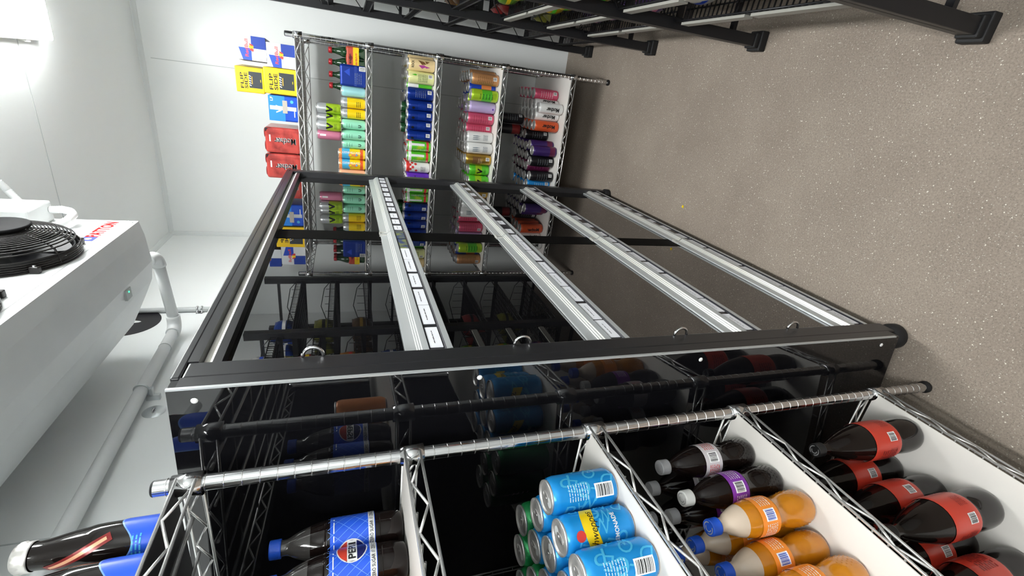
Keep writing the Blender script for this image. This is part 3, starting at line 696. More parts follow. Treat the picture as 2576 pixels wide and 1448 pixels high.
# ---------------------------------------------------------------- near shelf: bottles and cans
def bottle(name, x, y, z, prof, body, headz, headmat, cap, label, cat, group, labels=None, rz=0.0, n=28, segs=None):
    def bf(zz): return headmat if headz and zz > headz else body
    mb = MB().lathe(prof, body, n, bands=bf)
    o = mb.build(name, None, (x, y, z), (0, 0, rz)); tag(o, label, cat, group)
    cm, cr, cz0, cz1 = cap
    if prof is CONTOUR:
        rf_ = interp(prof); bd = MB()
        for rw in range(6):
            zz_ = .020+rw*.0065
            for k_ in range(26):
                a_ = 2*math.pi*(k_+.5*(rw % 2))/26
                if int(k_/6.5) % 2 and body is M_ORANGE: continue
                rr_ = rf_(zz_); ct, st_ = math.cos(a_), math.sin(a_)
                ring_ = [(rr_*ct-.0016*math.cos(t)*st_, rr_*st_+.0016*math.cos(t)*ct, zz_+.0016*math.sin(t)) for t in [math.pi/3*i for i in range(6)]]
                mb.add(ring_+[((rr_+.0009)*ct, (rr_+.0009)*st_, zz_)], [(i, (i+1) % 6, 6) for i in range(6)], body, True)
        me_ = o.data; me_.clear_geometry(); me_.from_pydata(mb.v, [], mb.f); me_.polygons.foreach_set('material_index', mb.m); me_.polygons.foreach_set('use_smooth', mb.sm); me_.update()
    c = MB(); k = 24
    n_ = 60; rows = [(cr*.93, cz0, 0), (cr, cz0+.0008, 0), (cr, cz0+.0035, 0), (cr, cz0+.0042, 1), (cr, cz1-.0022, 1), (cr*.95, cz1-.0004, 0), (cr*.88, cz1, 0)]
    vs_c = [((r_-(w_*.0009 if i % 2 else 0))*math.cos(2*math.pi*i/n_), (r_-(w_*.0009 if i % 2 else 0))*math.sin(2*math.pi*i/n_), z_) for r_, z_, w_ in rows for i in range(n_)]
    c.add(vs_c, [(j*n_+i, j*n_+(i+1) % n_, (j+1)*n_+(i+1) % n_, (j+1)*n_+i) for j in range(len(rows)-1) for i in range(n_)], cm, True)
    c.add(vs_c[-n_:], [tuple(range(n_))], cm)
    if cm is not M_SILVER:
        ring = P('cap_print', (.35, .45, .72) if cm is M_CAPB else (.35, .35, .36), .4, 0)
        for q0, q1, rr_ in ((.3, 2.6, .62), (3.4, 5.6, .62), (1.6, 5.0, .34)):
            a_ = [q0+(q1-q0)*i/12 for i in range(13)]
            c.add([(cr*(rr_+e)*math.cos(t), cr*(rr_+e)*math.sin(t), cz1+.0003) for e in (0, .12) for t in a_], [(i, 13+i, 14+i, i+1) for i in range(12)], ring)
    c.build('bottle_cap', o)
    if labels: labels(o)
    return o
def interp(prof):
    def f(z):
        for (r0, z0), (r1, z1) in zip(prof, prof[1:]):
            if z0 <= z <= z1 and z1 > z0: return r0+(r1-r0)*(z-z0)/(z1-z0)
        return prof[-1][0]
    return f
def smooth_prof(pts, n=4):
    out = []
    P_ = [pts[0]]+pts+[pts[-1]]
    for i in range(1, len(P_)-2):
        for k in range(n):
            t = k/n; p0, p1, p2, p3 = P_[i-1], P_[i], P_[i+1], P_[i+2]
            f = lambda a: .5*(2*p1[a]+(p2[a]-p0[a])*t+(2*p0[a]-5*p1[a]+4*p2[a]-p3[a])*t*t+(3*p1[a]-p0[a]-3*p2[a]+p3[a])*t**3)
            out.append((max(f(0), 0), f(1)))
    out.append(pts[-1]); return out
CONTOUR = smooth_prof([(.012, 0), (.024, .002), (.0305, .014), (.0325, .034), (.0315, .052), (.0272, .076), (.0300, .092), (.0325, .102), (.0325, .138), (.0315, .150), (.0265, .172), (.0185, .192), (.0128, .203), (.0125, .217)])
BIG = smooth_prof([(.012, 0), (.030, .002), (.0385, .014), (.0415, .040), (.0405, .075), (.0395, .094), (.0425, .102), (.0435, .12), (.0435, .172), (.0425, .186), (.0350, .225), (.0235, .262), (.0150, .284), (.0128, .292), (.0125, .308)])
def label_band(prof, z0, z1, m, deco=None, off=.0004, lab=None, n=28):
    off = .0009
    rf = interp(prof)
    def f(o):
        ks = 18; mb = MB().lathe([(rf(z0+(z1-z0)*i/ks)+off, z0+(z1-z0)*i/ks) for i in range(ks+1)], m, n)
        if deco: deco(mb, rf)
        l = mb.build('label', o)
        if lab: l['label'] = lab
    return f
NG = 'soft drink bottles on the near shelving'
NF = -35     # facing angle toward the aisle/camera on the near shelf
def cap_logo(c): return c
M_CAPG = P('grey_cap', (.30, .30, .31), .4, 0); M_CAPW = P('white_cap', (.72, .72, .70), .4, 0); M_CAPB = P('blue_cap', (.012, .08, .52), .35, 0); M_CAPK = P('black_cap', (.012, .012, .013), .35, 0)
M_LRED = P('red_label', (.56, .045, .025), .3, 0); M_LORG = P('orange_label', (.80, .25, .03), .3, 0); M_LPUR = P('purple_label', (.20, .035, .33), .3, 0); M_LGREY = P('grey_label', (.55, .52, .54), .35, 0); M_LBLUE = P('royal_blue_label', (.015, .09, .62), .3, 0)
M_PBLUE = P('pale_blue_line', (.16, .33, .80), .35, 0)
def deco_bar(col, seed=1, ang=NF, zc=.12, prints=M_WHT):
    def f(mb, rf):
        R0 = rf(zc)
        mb.wrap(rect_flat(.020, .024), M_WHITE, R0, ang, zc, .0014, radf=rf); mb.wrap(barcode_flat(.017, .019, seed=seed), col, R0, ang, zc, .0019, radf=rf)
        mb.wrap(lines_flat(.030, .026, 6, .0016, seed), prints, R0, ang-52, zc, .0014, radf=rf); mb.wrap(lines_flat(.024, .026, 5, .0016, seed+3), prints, R0, ang+48, zc, .0014, radf=rf)
    return f
def contour(x, y, body, head, cap, lm, label, lab=None, prints=M_WHT, bar=M_INK, rz=0.0, headz=None):
    zb = LN[3]+.0004
    z0, z1 = (.100, .142)
    def swirlcap(o):
        c = [k for k in o.children if k.name.startswith('bottle_cap')][0]
        return c
    o = bottle('drink_bottle', x, y, zb, CONTOUR, body, headz, head, (cap, .0148, .2145, .235), label, 'bottle', NG,
               label_band(CONTOUR, z0, z1, lm, deco_bar(bar, int(abs(x*999)), prints=prints, zc=.121), lab=lab), rz)
    return o
contour(-.673, .572, M_COLA, M_COLA, M_CAPG, M_LGREY, 'grey-labelled cola bottle with grey cap, farthest on middle shelf', 'grey and red label', M_LRED)
contour(-.741, .580, M_COLA, M_COLA, M_CAPG, M_LGREY, 'dark cola bottle with grey cap behind the grey-labelled one', None, M_LRED)
contour(-.676, .495, M_COLA, M_COLA, M_CAPW, M_LPUR, 'purple-labelled cola bottle with white cap', 'purple label')
contour(-.743, .510, M_COLA, M_COLA, M_CAPG, M_LPUR, 'cola bottle with grey cap behind the purple-labelled one')
OG = dict(body=M_ORANGE, head=M_CLEAR, cap=M_CAPB, lm=M_LORG, headz=.168, bar=M_BLUE)
contour(-.668, .423, label='orange drink bottle with blue cap beside the purple-labelled bottle', **OG)
contour(-.737, .441, label='orange drink bottle in second row behind the foremost orange one', **OG)
contour(-.716, .3715, label='orange drink bottle with blue cap and barcode, next toward camera', **OG)
contour(-.697, .303, label='orange drink bottle at the frame edge of the middle shelf', **OG)
contour(-.806, .470, label='orange drink bottle deep in third row of middle shelf', **OG)
contour(-.793, .390, label='orange drink bottle in second row near the frame edge', **OG)
contour(-.768, .318, label='orange drink bottle behind the one at the frame edge', **OG)
contour(-.810, .560, M_COLA, M_COLA, M_CAPG, M_LGREY, 'cola bottle deep in third row of the middle shelf', None, M_LRED)

def big(x, y, label, rz=0.0, lab=None):
    def dec(mb, rf):
        deco_bar(M_INK, int(abs(y*999)), ang=NF-4, zc=.128, prints=M_DRED)(mb, rf)
        mb.wrap(lines_flat(.05, .05, 7, .003, 4), M_DRED, rf(.14), NF-75, .14, .0014, radf=rf)
        mb.wrap(lines_flat(.05, .05, 6, .003, 9), M_DRED, rf(.14), NF+110, .14, .0014, radf=rf)
    bottle('drink_bottle', x, y, LN[4]+.0004, BIG, M_COLA, .262, M_COLA, (M_CAPK, .0150, .305, .326), label, 'bottle', NG, label_band(BIG, .100, .186, M_LRED, dec, lab='red label', n=32), rz, 32)
big(-.655, .532, 'large red-labelled cola bottle on bottom shelf, farthest from camera')
big(-.765, .530, 'large red-labelled cola bottle behind the farthest one on bottom shelf')
big(-.748, .437, 'large red-labelled cola bottle in second row of bottom shelf', .5)
big(-.702, .3525, 'large red-labelled cola bottle standing out front on bottom shelf', -.1)
big(-.806, .352, 'large red-labelled cola bottle behind the outstanding front one')
big(-.842, .448, 'large red-labelled cola bottle in third row of bottom shelf')
big(-.775, .262, 'large cola bottle at the frame edge of the bottom shelf', 2.4)

# two blue-labelled colas on the upper shelf
PEP = smooth_prof([(.010, 0), (.022, .001), (.0285, .008), (.0315, .022), (.0320, .040), (.0325, .048), (.0325, .120), (.0315, .130), (.0270, .152), (.0195, .174), (.0130, .187), (.0125, .199)])
def pepsi(x, y, side, label):
    def dec(mb, rf):
        R0 = rf(.085); z0 = .085; F = -41
        for k in range(-4, 5):
            mb.wrap(rect_flat(.0007, .085, rot=R_(38)), M_PBLUE, R0, F+k*24, z0+.006, 0.0013, radf=rf); 
            if k % 2: mb.wrap(rect_flat(.0007, .085, rot=R_(-38)), M_PBLUE, R0, F+k*24, z0+.006, 0.0013, radf=rf)
        mb.lathe([(rf(.050)+.0013, .050), (rf(.060)+.0013, .060)], M_WHT, 28)
        for k in range(-2, 3): mb.wrap(text_flat('/// ZERO SUGAR', .040, .0055, 0, .01), M_INK, R0, F+k*74, .055, 0.0018, radf=rf)
        mb.wrap(lines_flat(.08, .004, 1, .0016, 8), M_WHT, R0, F-10, .115, 0.0014, radf=rf)
        a = F+side
        mb.wrap(disc_flat(.0235), M_WHT, R0, a, z0+.002, 0.0015, radf=rf); mb.wrap(disc_flat(.0218), M_DNV, R0, a, z0+.002, 0.0018, radf=rf)
        mb.wrap(poly_flat([(-.0217, .0075)]+[(.0218*math.cos(t), .0218*math.sin(t)) for t in [math.pi-.35-(math.pi-.7)*i/16 for i in range(17)]]+[(.0205, .0075)]), M_LRED, R0, a, z0+.002, 0.0021, radf=rf)
        mb.wrap(rect_flat(.0425, .0150), M_WHT, R0, a, z0+.002, 0.0024, radf=rf)
        mb.wrap(text_flat('PEPSI', .036, .0115, 0, .02), M_INK, R0, a, z0+.002, 0.0028, radf=rf)
    bottle('drink_bottle', x, y, LN[1]+.0004, PEP, M_COLA, .150, M_CLEARD, (M_CAPB, .0150, .1965, .2145), label, 'bottle', NG, label_band(PEP, .049, .121, M_LBLUE, dec, lab='royal blue label with round emblem'))
M_DNV = P('dark_navy_print', (.008, .012, .10), .3, 0)
pepsi(-.740, .598, -46, 'blue-labelled cola bottle with blue cap, farthest on upper shelf')
pepsi(-.735, .5305, 64, 'blue-labelled cola bottle with blue cap, nearer camera on upper shelf')
pepsi(-.807, .565, 0, 'blue-labelled cola bottle half hidden behind the front pair')

# crown-capped bottles on top
GL = smooth_prof([(.012, 0), (.026, .001), (.0300, .006), (.0305, .020), (.0300, .085), (.0275, .105), (.0230, .132), (.0195, .150), (.0182, .164), (.0180, .170)])
def glass_bottle(x, y, label):
    def lb(o):
        rf = interp(GL); mb = MB()
        pts = [(-.06+.12*i/24, .030+.010*math.sin(i/24*9.0)) for i in range(25)]
        mb.wrap(poly_flat([(-.06, -.022), (.06, -.022)]+list(reversed(pts))), M_PBLUE, .0305, NF-20, .022, .0005, radf=rf)
        mb.wrap(poly_flat([(-.058, -.021), (.058, -.021)]+list(reversed([(px*.97, py-.0025) for px, py in pts]))), M_LBLUE, .0305, NF-20, .022, .0009, radf=rf)
        mb.wrap(lines_flat(.03, .014, 3, .002, 5), M_CYAN, .0305, NF-20, .036, .0013, radf=rf)
        mb.wrap(rect_flat(.012, .085, rot=R_(28)), M_DRED, .029, NF-25, .105, .0008, radf=rf); mb.wrap(rect_flat(.0045, .075, rot=R_(28)), M_PEA, .029, NF-25, .105, .0013, radf=rf)
        mb.build('label', o)['label'] = 'blue label'
    o = bottle('glass_bottle', x, y, LN[0]+.0004, GL, M_COLA2, None, M_COLA2, (M_SILVER, .0165, .1685, .1715), label, 'bottle', 'glass bottles on top of the near shelving', lb)
    c = [k for k in o.children if k.name.startswith('bottle_cap')][0]
    cm = MB(); n = 42; prof = [(.0196, .1630, 0), (.0205, .1640, 0), (.0205, .1690, 0), (.0198, .1710, 0), (.0200, .1745, .6), (.0192, .1790, .6), (.0170, .1830, 0), (.011, .1845, 0)]
    vs = [((r+w*.0024*math.cos(21*2*math.pi*i/n))*math.cos(2*math.pi*i/n), (r+w*.0024*math.cos(21*2*math.pi*i/n))*math.sin(2*math.pi*i/n), z) for r, z, w in prof for i in range(n)]
    fs = [(j*n+i, j*n+(i+1) % n, (j+1)*n+(i+1) % n, (j+1)*n+i) for j in range(len(prof)-1) for i in range(n)]+[tuple((len(prof)-1)*n+i for i in range(n))]
    cm.add(vs, fs, mat('crown_cap_silver', (.78, .76, .73), .34, .75), True); k = cm.build('crown_cap', o); bpy.data.objects.remove(c)
glass_bottle(-.676, .606, 'dark glass bottle with silver cap on top, farthest from camera')
glass_bottle(-.668, .533, 'dark glass bottle with blue label on top at frame edge')

# sky-blue and green cans on the middle upper shelf
def art_lem(front):
    def f(mb, Rr, H):
        F = NF-6 if front else NF+150
        for i, (s, a, z) in enumerate((('N', -30, .062), ('e', 10, .070), ('D', 25, .022), ('d', -55, .10), ('O', 60, .05), ('A', 95, .075), ('M', -95, .05), ('o', -70, .03), ('L', 130, .05), ('p', 45, .10), ('E', 165, .09), ('W', -140, .05))):
            mb.wrap(text_flat(s, .024, .026, .2, .0, R_(90 if i % 2 else 75)), M_LCY, Rr, F+a+(180 if front else 200), z)
            mb.wrap(text_flat(s, .020, .022, .2, .0, R_(90 if i % 2 else 75)), M_LCY, Rr, F+a+40, z)
        mb.wrap(poly_flat([(-.045+.09*i/20, .012*math.sin(i/20*math.pi*1.1-.6)+.008) for i in range(21)]+[(.045-.09*i/20, .012*math.sin((20-i)/20*math.pi*1.1-.6)-.016) for i in range(21)]), M_YEL, Rr, F, H*.60, .0006)
        mb.wrap(text_flat('Schweppes', .070, .017, .35, .0), M_INK, Rr, F, H*.60, .0010)
        mb.wrap(disc_flat(.0085), M_RED, Rr, F-6, H*.80, .0010)
        mb.wrap(text_flat('LEMONADE', .048, .008, 0, .02), M_WHT, Rr, F, H*.30, .0008)
        G = F+180
        mb.wrap(rect_flat(.024, .036), M_WHITE, Rr, G, H*.24, .0008); mb.wrap(barcode_flat(.030, .019, seed=4) if False else (lambda q: ([(y, x) for x, y in q[0]], q[1]))(barcode_flat(.030, .019, seed=4)), M_INK, Rr, G, H*.24, .0013)
        mb.wrap(lines_flat(.028, .040, 8, .0016, 6), M_LCY2, Rr, G+4, H*.62, .0008)
    return f
M_CAN = P('lemonade_blue', (.010, .25, .62), .25, .25); M_LCY = P('lemonade_cyan', (.07, .45, .74), .25, .25); M_LCY2 = P('lemonade_print', (.45, .65, .78), .3, 0)
M_GCAN = P('green_can', (.02, .30, .09), .22, .35)
can_proto('lemonade', .0330, .132, M_CAN, art_lem(True), tab=True); can_proto('greencan', .0330, .132, M_GCAN, art_print(M_WHT, .03, .06, 4, .003, False, .5, NF), tab=True)
can_proto('orangecan', .0330, .122, M_ORG, art_print(M_BLUE, .03, .02, 2, .006, False, .3, 60)); can_proto('lemoncan', .0330, .122, M_YEL, art_print(M_BLK, .03, .03, 3, .005, False, .3, 60))
zc = LN[2]+.0004
FRONT = [(-.649, .530, math.pi*.97, 'front lemonade can showing its barcode, farthest from camera'), (-.668, .4635, 0.05, 'front lemonade can showing the yellow brand band'), (-.664, .397, math.pi*.97, 'front lemonade can showing its barcode, nearest the camera')]
ROWS = [('second', [(-.713, .545), (-.727, .479), (-.724, .412)]), ('third', [(-.778, .5405), (-.793, .475), (-.791, .407)])]
GREENS = ((-.795, .605), (-.861, .590), (-.918, .555), (-.852, .510), (-.915, .482))
near = [[x, y, i] for i, (x, y, r, l) in enumerate(FRONT)]+[[x, y, 9] for w_, pts in ROWS for x, y in pts]+[[x, y, 9] for x, y in GREENS]
for it in range(600):
    for i in range(len(near)):
        for j in range(i+1, len(near)):
            a, b = near[i], near[j]; dx, dy = b[0]-a[0], b[1]-a[1]; dd = math.hypot(dx, dy)
            if dd < 0.0692:
                ov = 0.0692-dd; wa = .03 if a[2] < 9 else .5
                if a[2] < 9 and b[2] < 9: wa = .5
                a[0] -= dx/dd*ov*wa; a[1] -= dy/dd*ov*wa; b[0] += dx/dd*ov*(1-wa); b[1] += dy/dd*ov*(1-wa)
    for a in near: a[1] = min(a[1], .6055)
FRONT = [(near[i][0], near[i][1], f_[2], f_[3]) for i, f_ in enumerate(FRONT)]
ROWS = [(w_, [tuple(near[3+3*q+i][:2]) for i in range(3)]) for q, (w_, pts) in enumerate(ROWS)]
GREENS = [tuple(near[9+i][:2]) for i in range(len(GREENS))]
for x, y, r, l in FRONT: place_can('lemonade', x, y, zc, 'sky blue '+l, 'cans on the near shelving', r)
place_can('orangecan', -.722, .425, LN[1]+.0004, 'orange can on the upper near shelf, past the blue-labelled bottles', 'cans on the near shelving', 2.0)
place_can('lemoncan', -.800, .430, LN[1]+.0004, 'yellow can on the upper near shelf, behind the orange can', 'cans on the near shelving', 1.0)
for w, pts in ROWS:
    for i, (x, y) in enumerate(pts):
        place_can('lemonade', x, y, zc, 'sky blue lemonade can in %s row from the front, %s from far end' % (w, ['first', 'second', 'third'][i]), 'cans on the near shelving', rnd.uniform(0, 6))
for i, (x, y) in enumerate(GREENS):
    place_can('greencan', x, y, zc, ['green can at the far end, nearest the shelf front', 'green can at the far end, second from shelf front', 'green can at the far end, third from shelf front', 'green can behind third lemonade row, nearer camera', 'green can deepest on shelf, nearer camera'][i], 'cans on the near shelving', rnd.uniform(0, 6))

# ---------------------------------------------------------------- black snack rack on the right
RX, RB = .29, .675
PY = (.914, 1.648, 2.381, 3.11)
rack = tag(empty('snack_rack', (RX+.19, 2.0, 0)), 'black wire snack rack of three bays along the right wall', 'rack')
def rpart(mb, name, par=None):
    o = mb.build(name, rack); o.location = -Vector(rack.location); return o
pm = MB().rbox(-.02, .02, -.02, .02, .05, 2.05, M_POWDER, .002)
pm.box(-.0205, -.0198, -.004, .004, .1, 2.0, M_INK)
fm = MB().rbox(-.026, .026, -.026, .026, .030, .052, M_RUBBER, .004).rbox(-.034, .036, -.032, .032, 0, .032, M_RUBBER, .004)
P0 = F0 = None
for y in PY:
    for x in (RX, RB-.02):
        if P0 is None: P0 = pm.build('post', rack); p = P0; F0 = fm.build('foot', p)
        else:
            p = P0.copy(); COL.objects.link(p); p.parent = rack
            f = F0.copy(); COL.objects.link(f); f.parent = p
        p.location = Vector((x, y, 0))-rack.location
    for z in (1.97, 1.236, .15):
        rpart(MB().box(RX+.02, RB-.04, y-.010, y+.010, z-.008, z+.008, M_POWDER), 'side_rung')
M_PRST = mat('price_strip_plastic', (.30, .295, .265), .35)
def rshelf(L, strip):
    mb = MB(); D = RB-RX-.05; dz = -.025
    def zz(x): return dz*x/D
    n = int(L/.021)
    for i in range(n+1):
        y = -L/2+L*i/n; mb.tube([(0, y, .030), (0, y, 0), (D, y, zz(D)), (D, y, zz(D)+.05)], .0028, M_POWDER, 5, caps=False)
    for k in range(9): mb.tube([(D*k/8, -L/2, zz(D*k/8)-.003), (D*k/8, L/2, zz(D*k/8)-.003)], .0032, M_POWDER, 6)
    mb.tube([(0, -L/2, .030), (0, L/2, .030)], .003, M_POWDER, 6); mb.tube([(D, -L/2, zz(D)+.05), (D, L/2, zz(D)+.05)], .003, M_POWDER, 6)
    for s in (-1, 1):      # end guards
        y = s*L/2; mb.box(-.004, D, y-.003, y+.003, -.028, -.002, M_POWDER)
        mb.tube([(0, y, .030), (.05, y, .070), (D*.55, y, .095), (D, y, .05)], .0027, M_POWDER, 6)
        for k in range(1, 6): mb.tube([(D*k/6, y, zz(D*k/6)), (D*k/6, y, .07 if k > 1 else .062)], .0018, M_POWDER, 5, caps=False)
    return mb
LVS = {2: (1.83, 1.62, 1.41, 1.19, .962, .727, .487, .247), 1: (1.895, 1.685, 1.475, 1.265, 1.055, .825, .612, .395), 0: (1.895, 1.685, 1.475, 1.265, 1.055, .845, .632, .395)}
RS = None
for b in range(3):
    L = PY[b+1]-PY[b]-.05; yc = (PY[b]+PY[b+1])/2
    for z in LVS[b]:
        if RS is None: RS = rshelf(L, True).build('wire_shelf', rack); s = RS; st = None
        else: s = RS.copy(); COL.objects.link(s); s.parent = rack
        s.location = Vector((RX+.004, yc, z))-rack.location
        if b < 2 and z < .95:
            if st is None:
                st = MB().box(-.012, -.004, -L/2+.03, -.012, -.006, .026, M_PRST).box(-.012, -.004, .012, L/2-.03, -.006, .026, M_PRST).box(-.0045, -.002, -L/2+.03, L/2-.03, -.004, .024, M_POWDER).build('price_strip', s)
            else:
                c = st.copy(); COL.objects.link(c); c.parent = s
def bag_mb(w, h, d, base, accent, seed):
    """pillow bag standing on its end, facing -x"""
    rr = random.Random(seed); nx, nz = 10, 12; mb = MB(); vs = []
    for sgn in (-1, 1):
        for j in range(nz+1):
            for i in range(nx+1):
                u, v = i/nx*2-1, j/nz*2-1
                t = d/2*max(0, (1-abs(u)**3))*max(0, 1-abs(v)**3)
                yy = u*w/2*(1-.06*(1-v*v)); z = h/2+v*h/2
                vs.append((sgn*(t+.0004)+rr.uniform(-.0012, .0012), yy, max(z, 0)))
    fs = []; N = (nx+1)*(nz+1)
    for j in range(nz):
        for i in range(nx):
            a = j*(nx+1)+i; fs.append((a, a+nx+1, a+nx+2, a+1)); fs.append((N+a, N+a+1, N+a+nx+2, N+a+nx+1))
    k = len(mb.f); mb.add(vs, fs, base, True); ai = mb.mi(accent)
    for q in range(len(fs)):
        j = (q//2)//nx
        if 5 <= j <= 6: mb.m[k+q] = ai
    return mb
BAGC = {'green': (c_('bag_green', 0.110, 0.231, 0.028), M_YEL), 'yellow': (c_('bag_yellow', 0.385, 0.253, 0.011), M_GRN), 'blue': (c_('bag_blue', 0.011, 0.039, 0.198), M_WHT), 'red': (c_('bag_red', 0.264, 0.017, 0.017), M_YEL),
        'purple': (c_('bag_purple', 0.088, 0.039, 0.165), M_PNK2), 'brown': (c_('bag_brown', 0.088, 0.044, 0.017), M_GOLD), 'orange': (c_('bag_orange', 0.363, 0.132, 0.011), M_RED), 'white': (c_('bag_white', 0.341, 0.336, 0.330), M_BLUE), 'maroon': (M_DRED, M_BLK), 'olive': (c_('bag_olive', 0.165, 0.165, 0.022), M_BLK)}
BAGM = {}
def bag(colr, bay, li, off, dx, ordn, h=.105):
    z = LVS[bay][li]; yc = (PY[bay]+PY[bay+1])/2+off
    if colr not in BAGM: BAGM[colr] = bag_mb(.105, h, .06, *BAGC[colr], seed=len(BAGM)).build('snack_bag'); o = BAGM[colr]
    else: o = BAGM[colr].copy(); COL.objects.link(o)
    x = RX+.07+dx; o.location = (x, yc, z-.025*(x-RX)/.33+.0088); o.rotation_euler = (0, 0, rnd.uniform(-.1, .1))
    tag(o, '%s snack bag, %s, rack shelf %s from top, %s bay' % (colr, ordn, ['one', 'two', 'three', 'four', 'five', 'six', 'seven', 'eight'][li], ['nearest', 'middle', 'farthest'][bay]), 'snack bag', 'snack bags on the black rack')
SP = [('blue', 2, 0), ('olive', 2, 1), ('brown', 2, 2), ('brown', 2, 4), ('maroon', 2, 5), ('olive', 2, 6),
      ('white', 1, 0), ('red', 1, 1), ('orange', 1, 2), ('blue', 1, 3), ('green', 1, 4), ('green', 1, 5), ('yellow', 1, 6), ('purple', 1, 7),
      ('white', 0, 3), ('red', 0, 4), ('blue', 0, 5), ('red', 0, 6), ('white', 0, 7)]
for colr, bay, li in SP:
    for q, off in enumerate((-.272, -.145) if bay == 2 else (-.26, -.11, .05, .2)):
        for r_ in range(2 if bay == 2 else 1):
            pos = ('nearer ' if q == 0 else 'farther ')+('front one' if r_ == 0 else 'rear one') if bay == 2 else ['first', 'second', 'third', 'last'][q]+' from camera end'
            bag(colr, bay, li, off, r_*.09, pos)
# extra small things on the rack's far bay: a blue box and green bags on the top shelf
for q, off in enumerate((-.272, -.145)):
    bag('green', 2, 0, off, .18, 'behind the blue bags, '+['nearer', 'farther'][q])

# ---------------------------------------------------------------- cooling unit
EX = -.605
ev = tag(empty('cooling_unit', (EX-.2, 1.35, ZC)), 'white ceiling-hung cooling unit with black fan guards', 'cooling unit')
def epart(mb, name, par=None):
    o = mb.build(name, par or ev)
    if par is None: o.location = -Vector(ev.location)
    return o
EY0, EY1 = .72, 1.95
prof = [(EX, 2.248), (-.653, 2.238), (-.754, 2.230), (-.827, 2.241), (-.898, 2.272), (-1.02, 2.33), (-1.02, ZC-.002), (EX, ZC-.002)]
c = MB().prism(prof, EY0, EY1, M_EVAPG, [M_EVAPG]*5+[M_EVAP]*3); epart(c, 'casing')
fp = MB().box(EX, EX+.003, EY0, EY1, 2.248, ZC-.002, M_EVAP).box(EX+.003, EX+.0038, EY0, EY1, 2.276, 2.279, M_GREYP).box(EX+.003, EX+.0036, EY0+.02, EY1-.018, ZC-.03, ZC-.028, M_GREYP)
fp.lathe([(0, .0052), (.005, .005), (.0055, .003)], M_GALV, 10, (EX, 1.928, 2.262), axis='x')
RT, UP = (0, 1, 0), (0, 0, 1)
fp.flat(text_flat('PATTON', .165, .036, 0, .03), mat('brand_red', (.50, .008, .008), .5, spec=.1), (EX+.003, 1.845, 2.315), RT, UP, .0008)
fp.flat(rect_flat(.038, .034), mat('brand_blue', (.03, .05, .28), .4), (EX+.003, 1.742, 2.315), RT, UP, .0008); fp.flat(disc_flat(.009), M_WHT, (EX+.003, 1.742, 2.315), RT, UP, .0012)
fp.flat(lines_flat(.07, .008, 2, .002, 3), M_GREYP, (EX+.003, 1.80, 2.365), RT, UP, .0008)
epart(fp, 'fan_plate')
epart(MB().box(-.80, -.765, 1.695, 1.735, 2.2285, 2.236, M_GREYP).lathe([(0, -.0024), (.0025, -.002), (.0032, 0)], mat('green_indicator', (.05, .6, .25), .3, emit=((.05, .9, .35), 1.5)), 10, (-.775, 1.715, 2.2285)), 'indicator_light')['label'] = 'small sensor with green light'
M_WIRE = mat('black_fan_guard', (.02, .018, .018), .3, .3)
for fy in (1.190, 1.578):
    fz, Rg = 2.437, .160
    ring = MB()
    ring.lathe([(.150, .0032), (.150, .030), (.146, .030), (.146, .0032)], M_INK, 40, (EX, fy, fz), axis='x')
    ring.lathe([(0, .0038), (.147, .0038)], mat('fan_opening_black', (.012, .012, .013), .6), 40, (EX, fy, fz), axis='x')
    fan = epart(ring, 'fan')
    g = MB()
    hts = lambda q: .036+.050*math.sqrt(max(0, 1-(q)**2.6))
    for k in range(17):
        q = .26+.74*k/16; r0 = Rg*q
        g.tube([(EX+hts(q), fy+r0*math.cos(a), fz+r0*math.sin(a)) for a in [2*math.pi*i/48 for i in range(48)]], .0021, M_WIRE, 6, True)
    for zz_ in (.006, .012, .018, .024, .030): g.tube([(EX+zz_, fy+Rg*1.01*math.cos(a), fz+Rg*1.01*math.sin(a)) for a in [2*math.pi*i/48 for i in range(48)]], .0022, M_WIRE, 6, True)
    for k in range(8):
        a = 2*math.pi*(k+.5)/8
        g.tube([(EX+hts(q)-.002, fy+Rg*q*math.cos(a), fz+Rg*q*math.sin(a)) for q in (.2, .4, .6, .75, .88, .96, 1.0)]+[(EX+.012, fy+Rg*1.01*math.cos(a), fz+Rg*1.01*math.sin(a))], .0026, M_WIRE, 6)
    epart(g, 'fan_guard', fan)
    h = MB().lathe([(.030, .034), (.036, .05), (.036, .088), (.068, .0885), (.070, .091), (.070, .097), (.067, .0985), (0, .0985)], mat('motor_black', (.012, .012, .013), .65, spec=.2), 30, (EX, fy, fz), axis='x')
    epart(h, 'motor', fan)
    b = MB()
    for k in range(5):
        a0 = 2*math.pi*k/5; vs = []
        for i in range(5):
            for j in range(4):
                r0 = .036+(.140-.036)*i/4; a = a0+(.55+.10*i/4)*(j/3); vs.append((EX+.010+.018*j/3, fy+r0*math.cos(a), fz+r0*math.sin(a)))
        b.add(vs, [(i*4+j, i*4+j+1, i*4+j+5, i*4+j+4) for i in range(4) for j in range(3)], M_POWDER, True)
    epart(b, 'fan_blades', fan)
    for k in range(4):
        a = math.pi/4+k*math.pi/2; cl = MB(); r0 = .168
        cy, cz = fy+r0*math.cos(a), fz+r0*math.sin(a)
        if cz+.02 > ZC: continue
        cl.rbox(EX+.003, EX+.022, cy-.008, cy+.008, cz-.011, cz+.011, M_WIRE, .003); cl.lathe([(0, .026), (.004, .0255), (.0055, .022)], M_CHROME, 10, (EX, cy, cz), axis='x')
        epart(cl, 'guard_clip', fan)
jb = MB().rbox(EX+.003, EX+.070, 1.805, 1.942, 2.480, 2.636, M_PVC, .006, 2); epart(jb, 'junction_box')
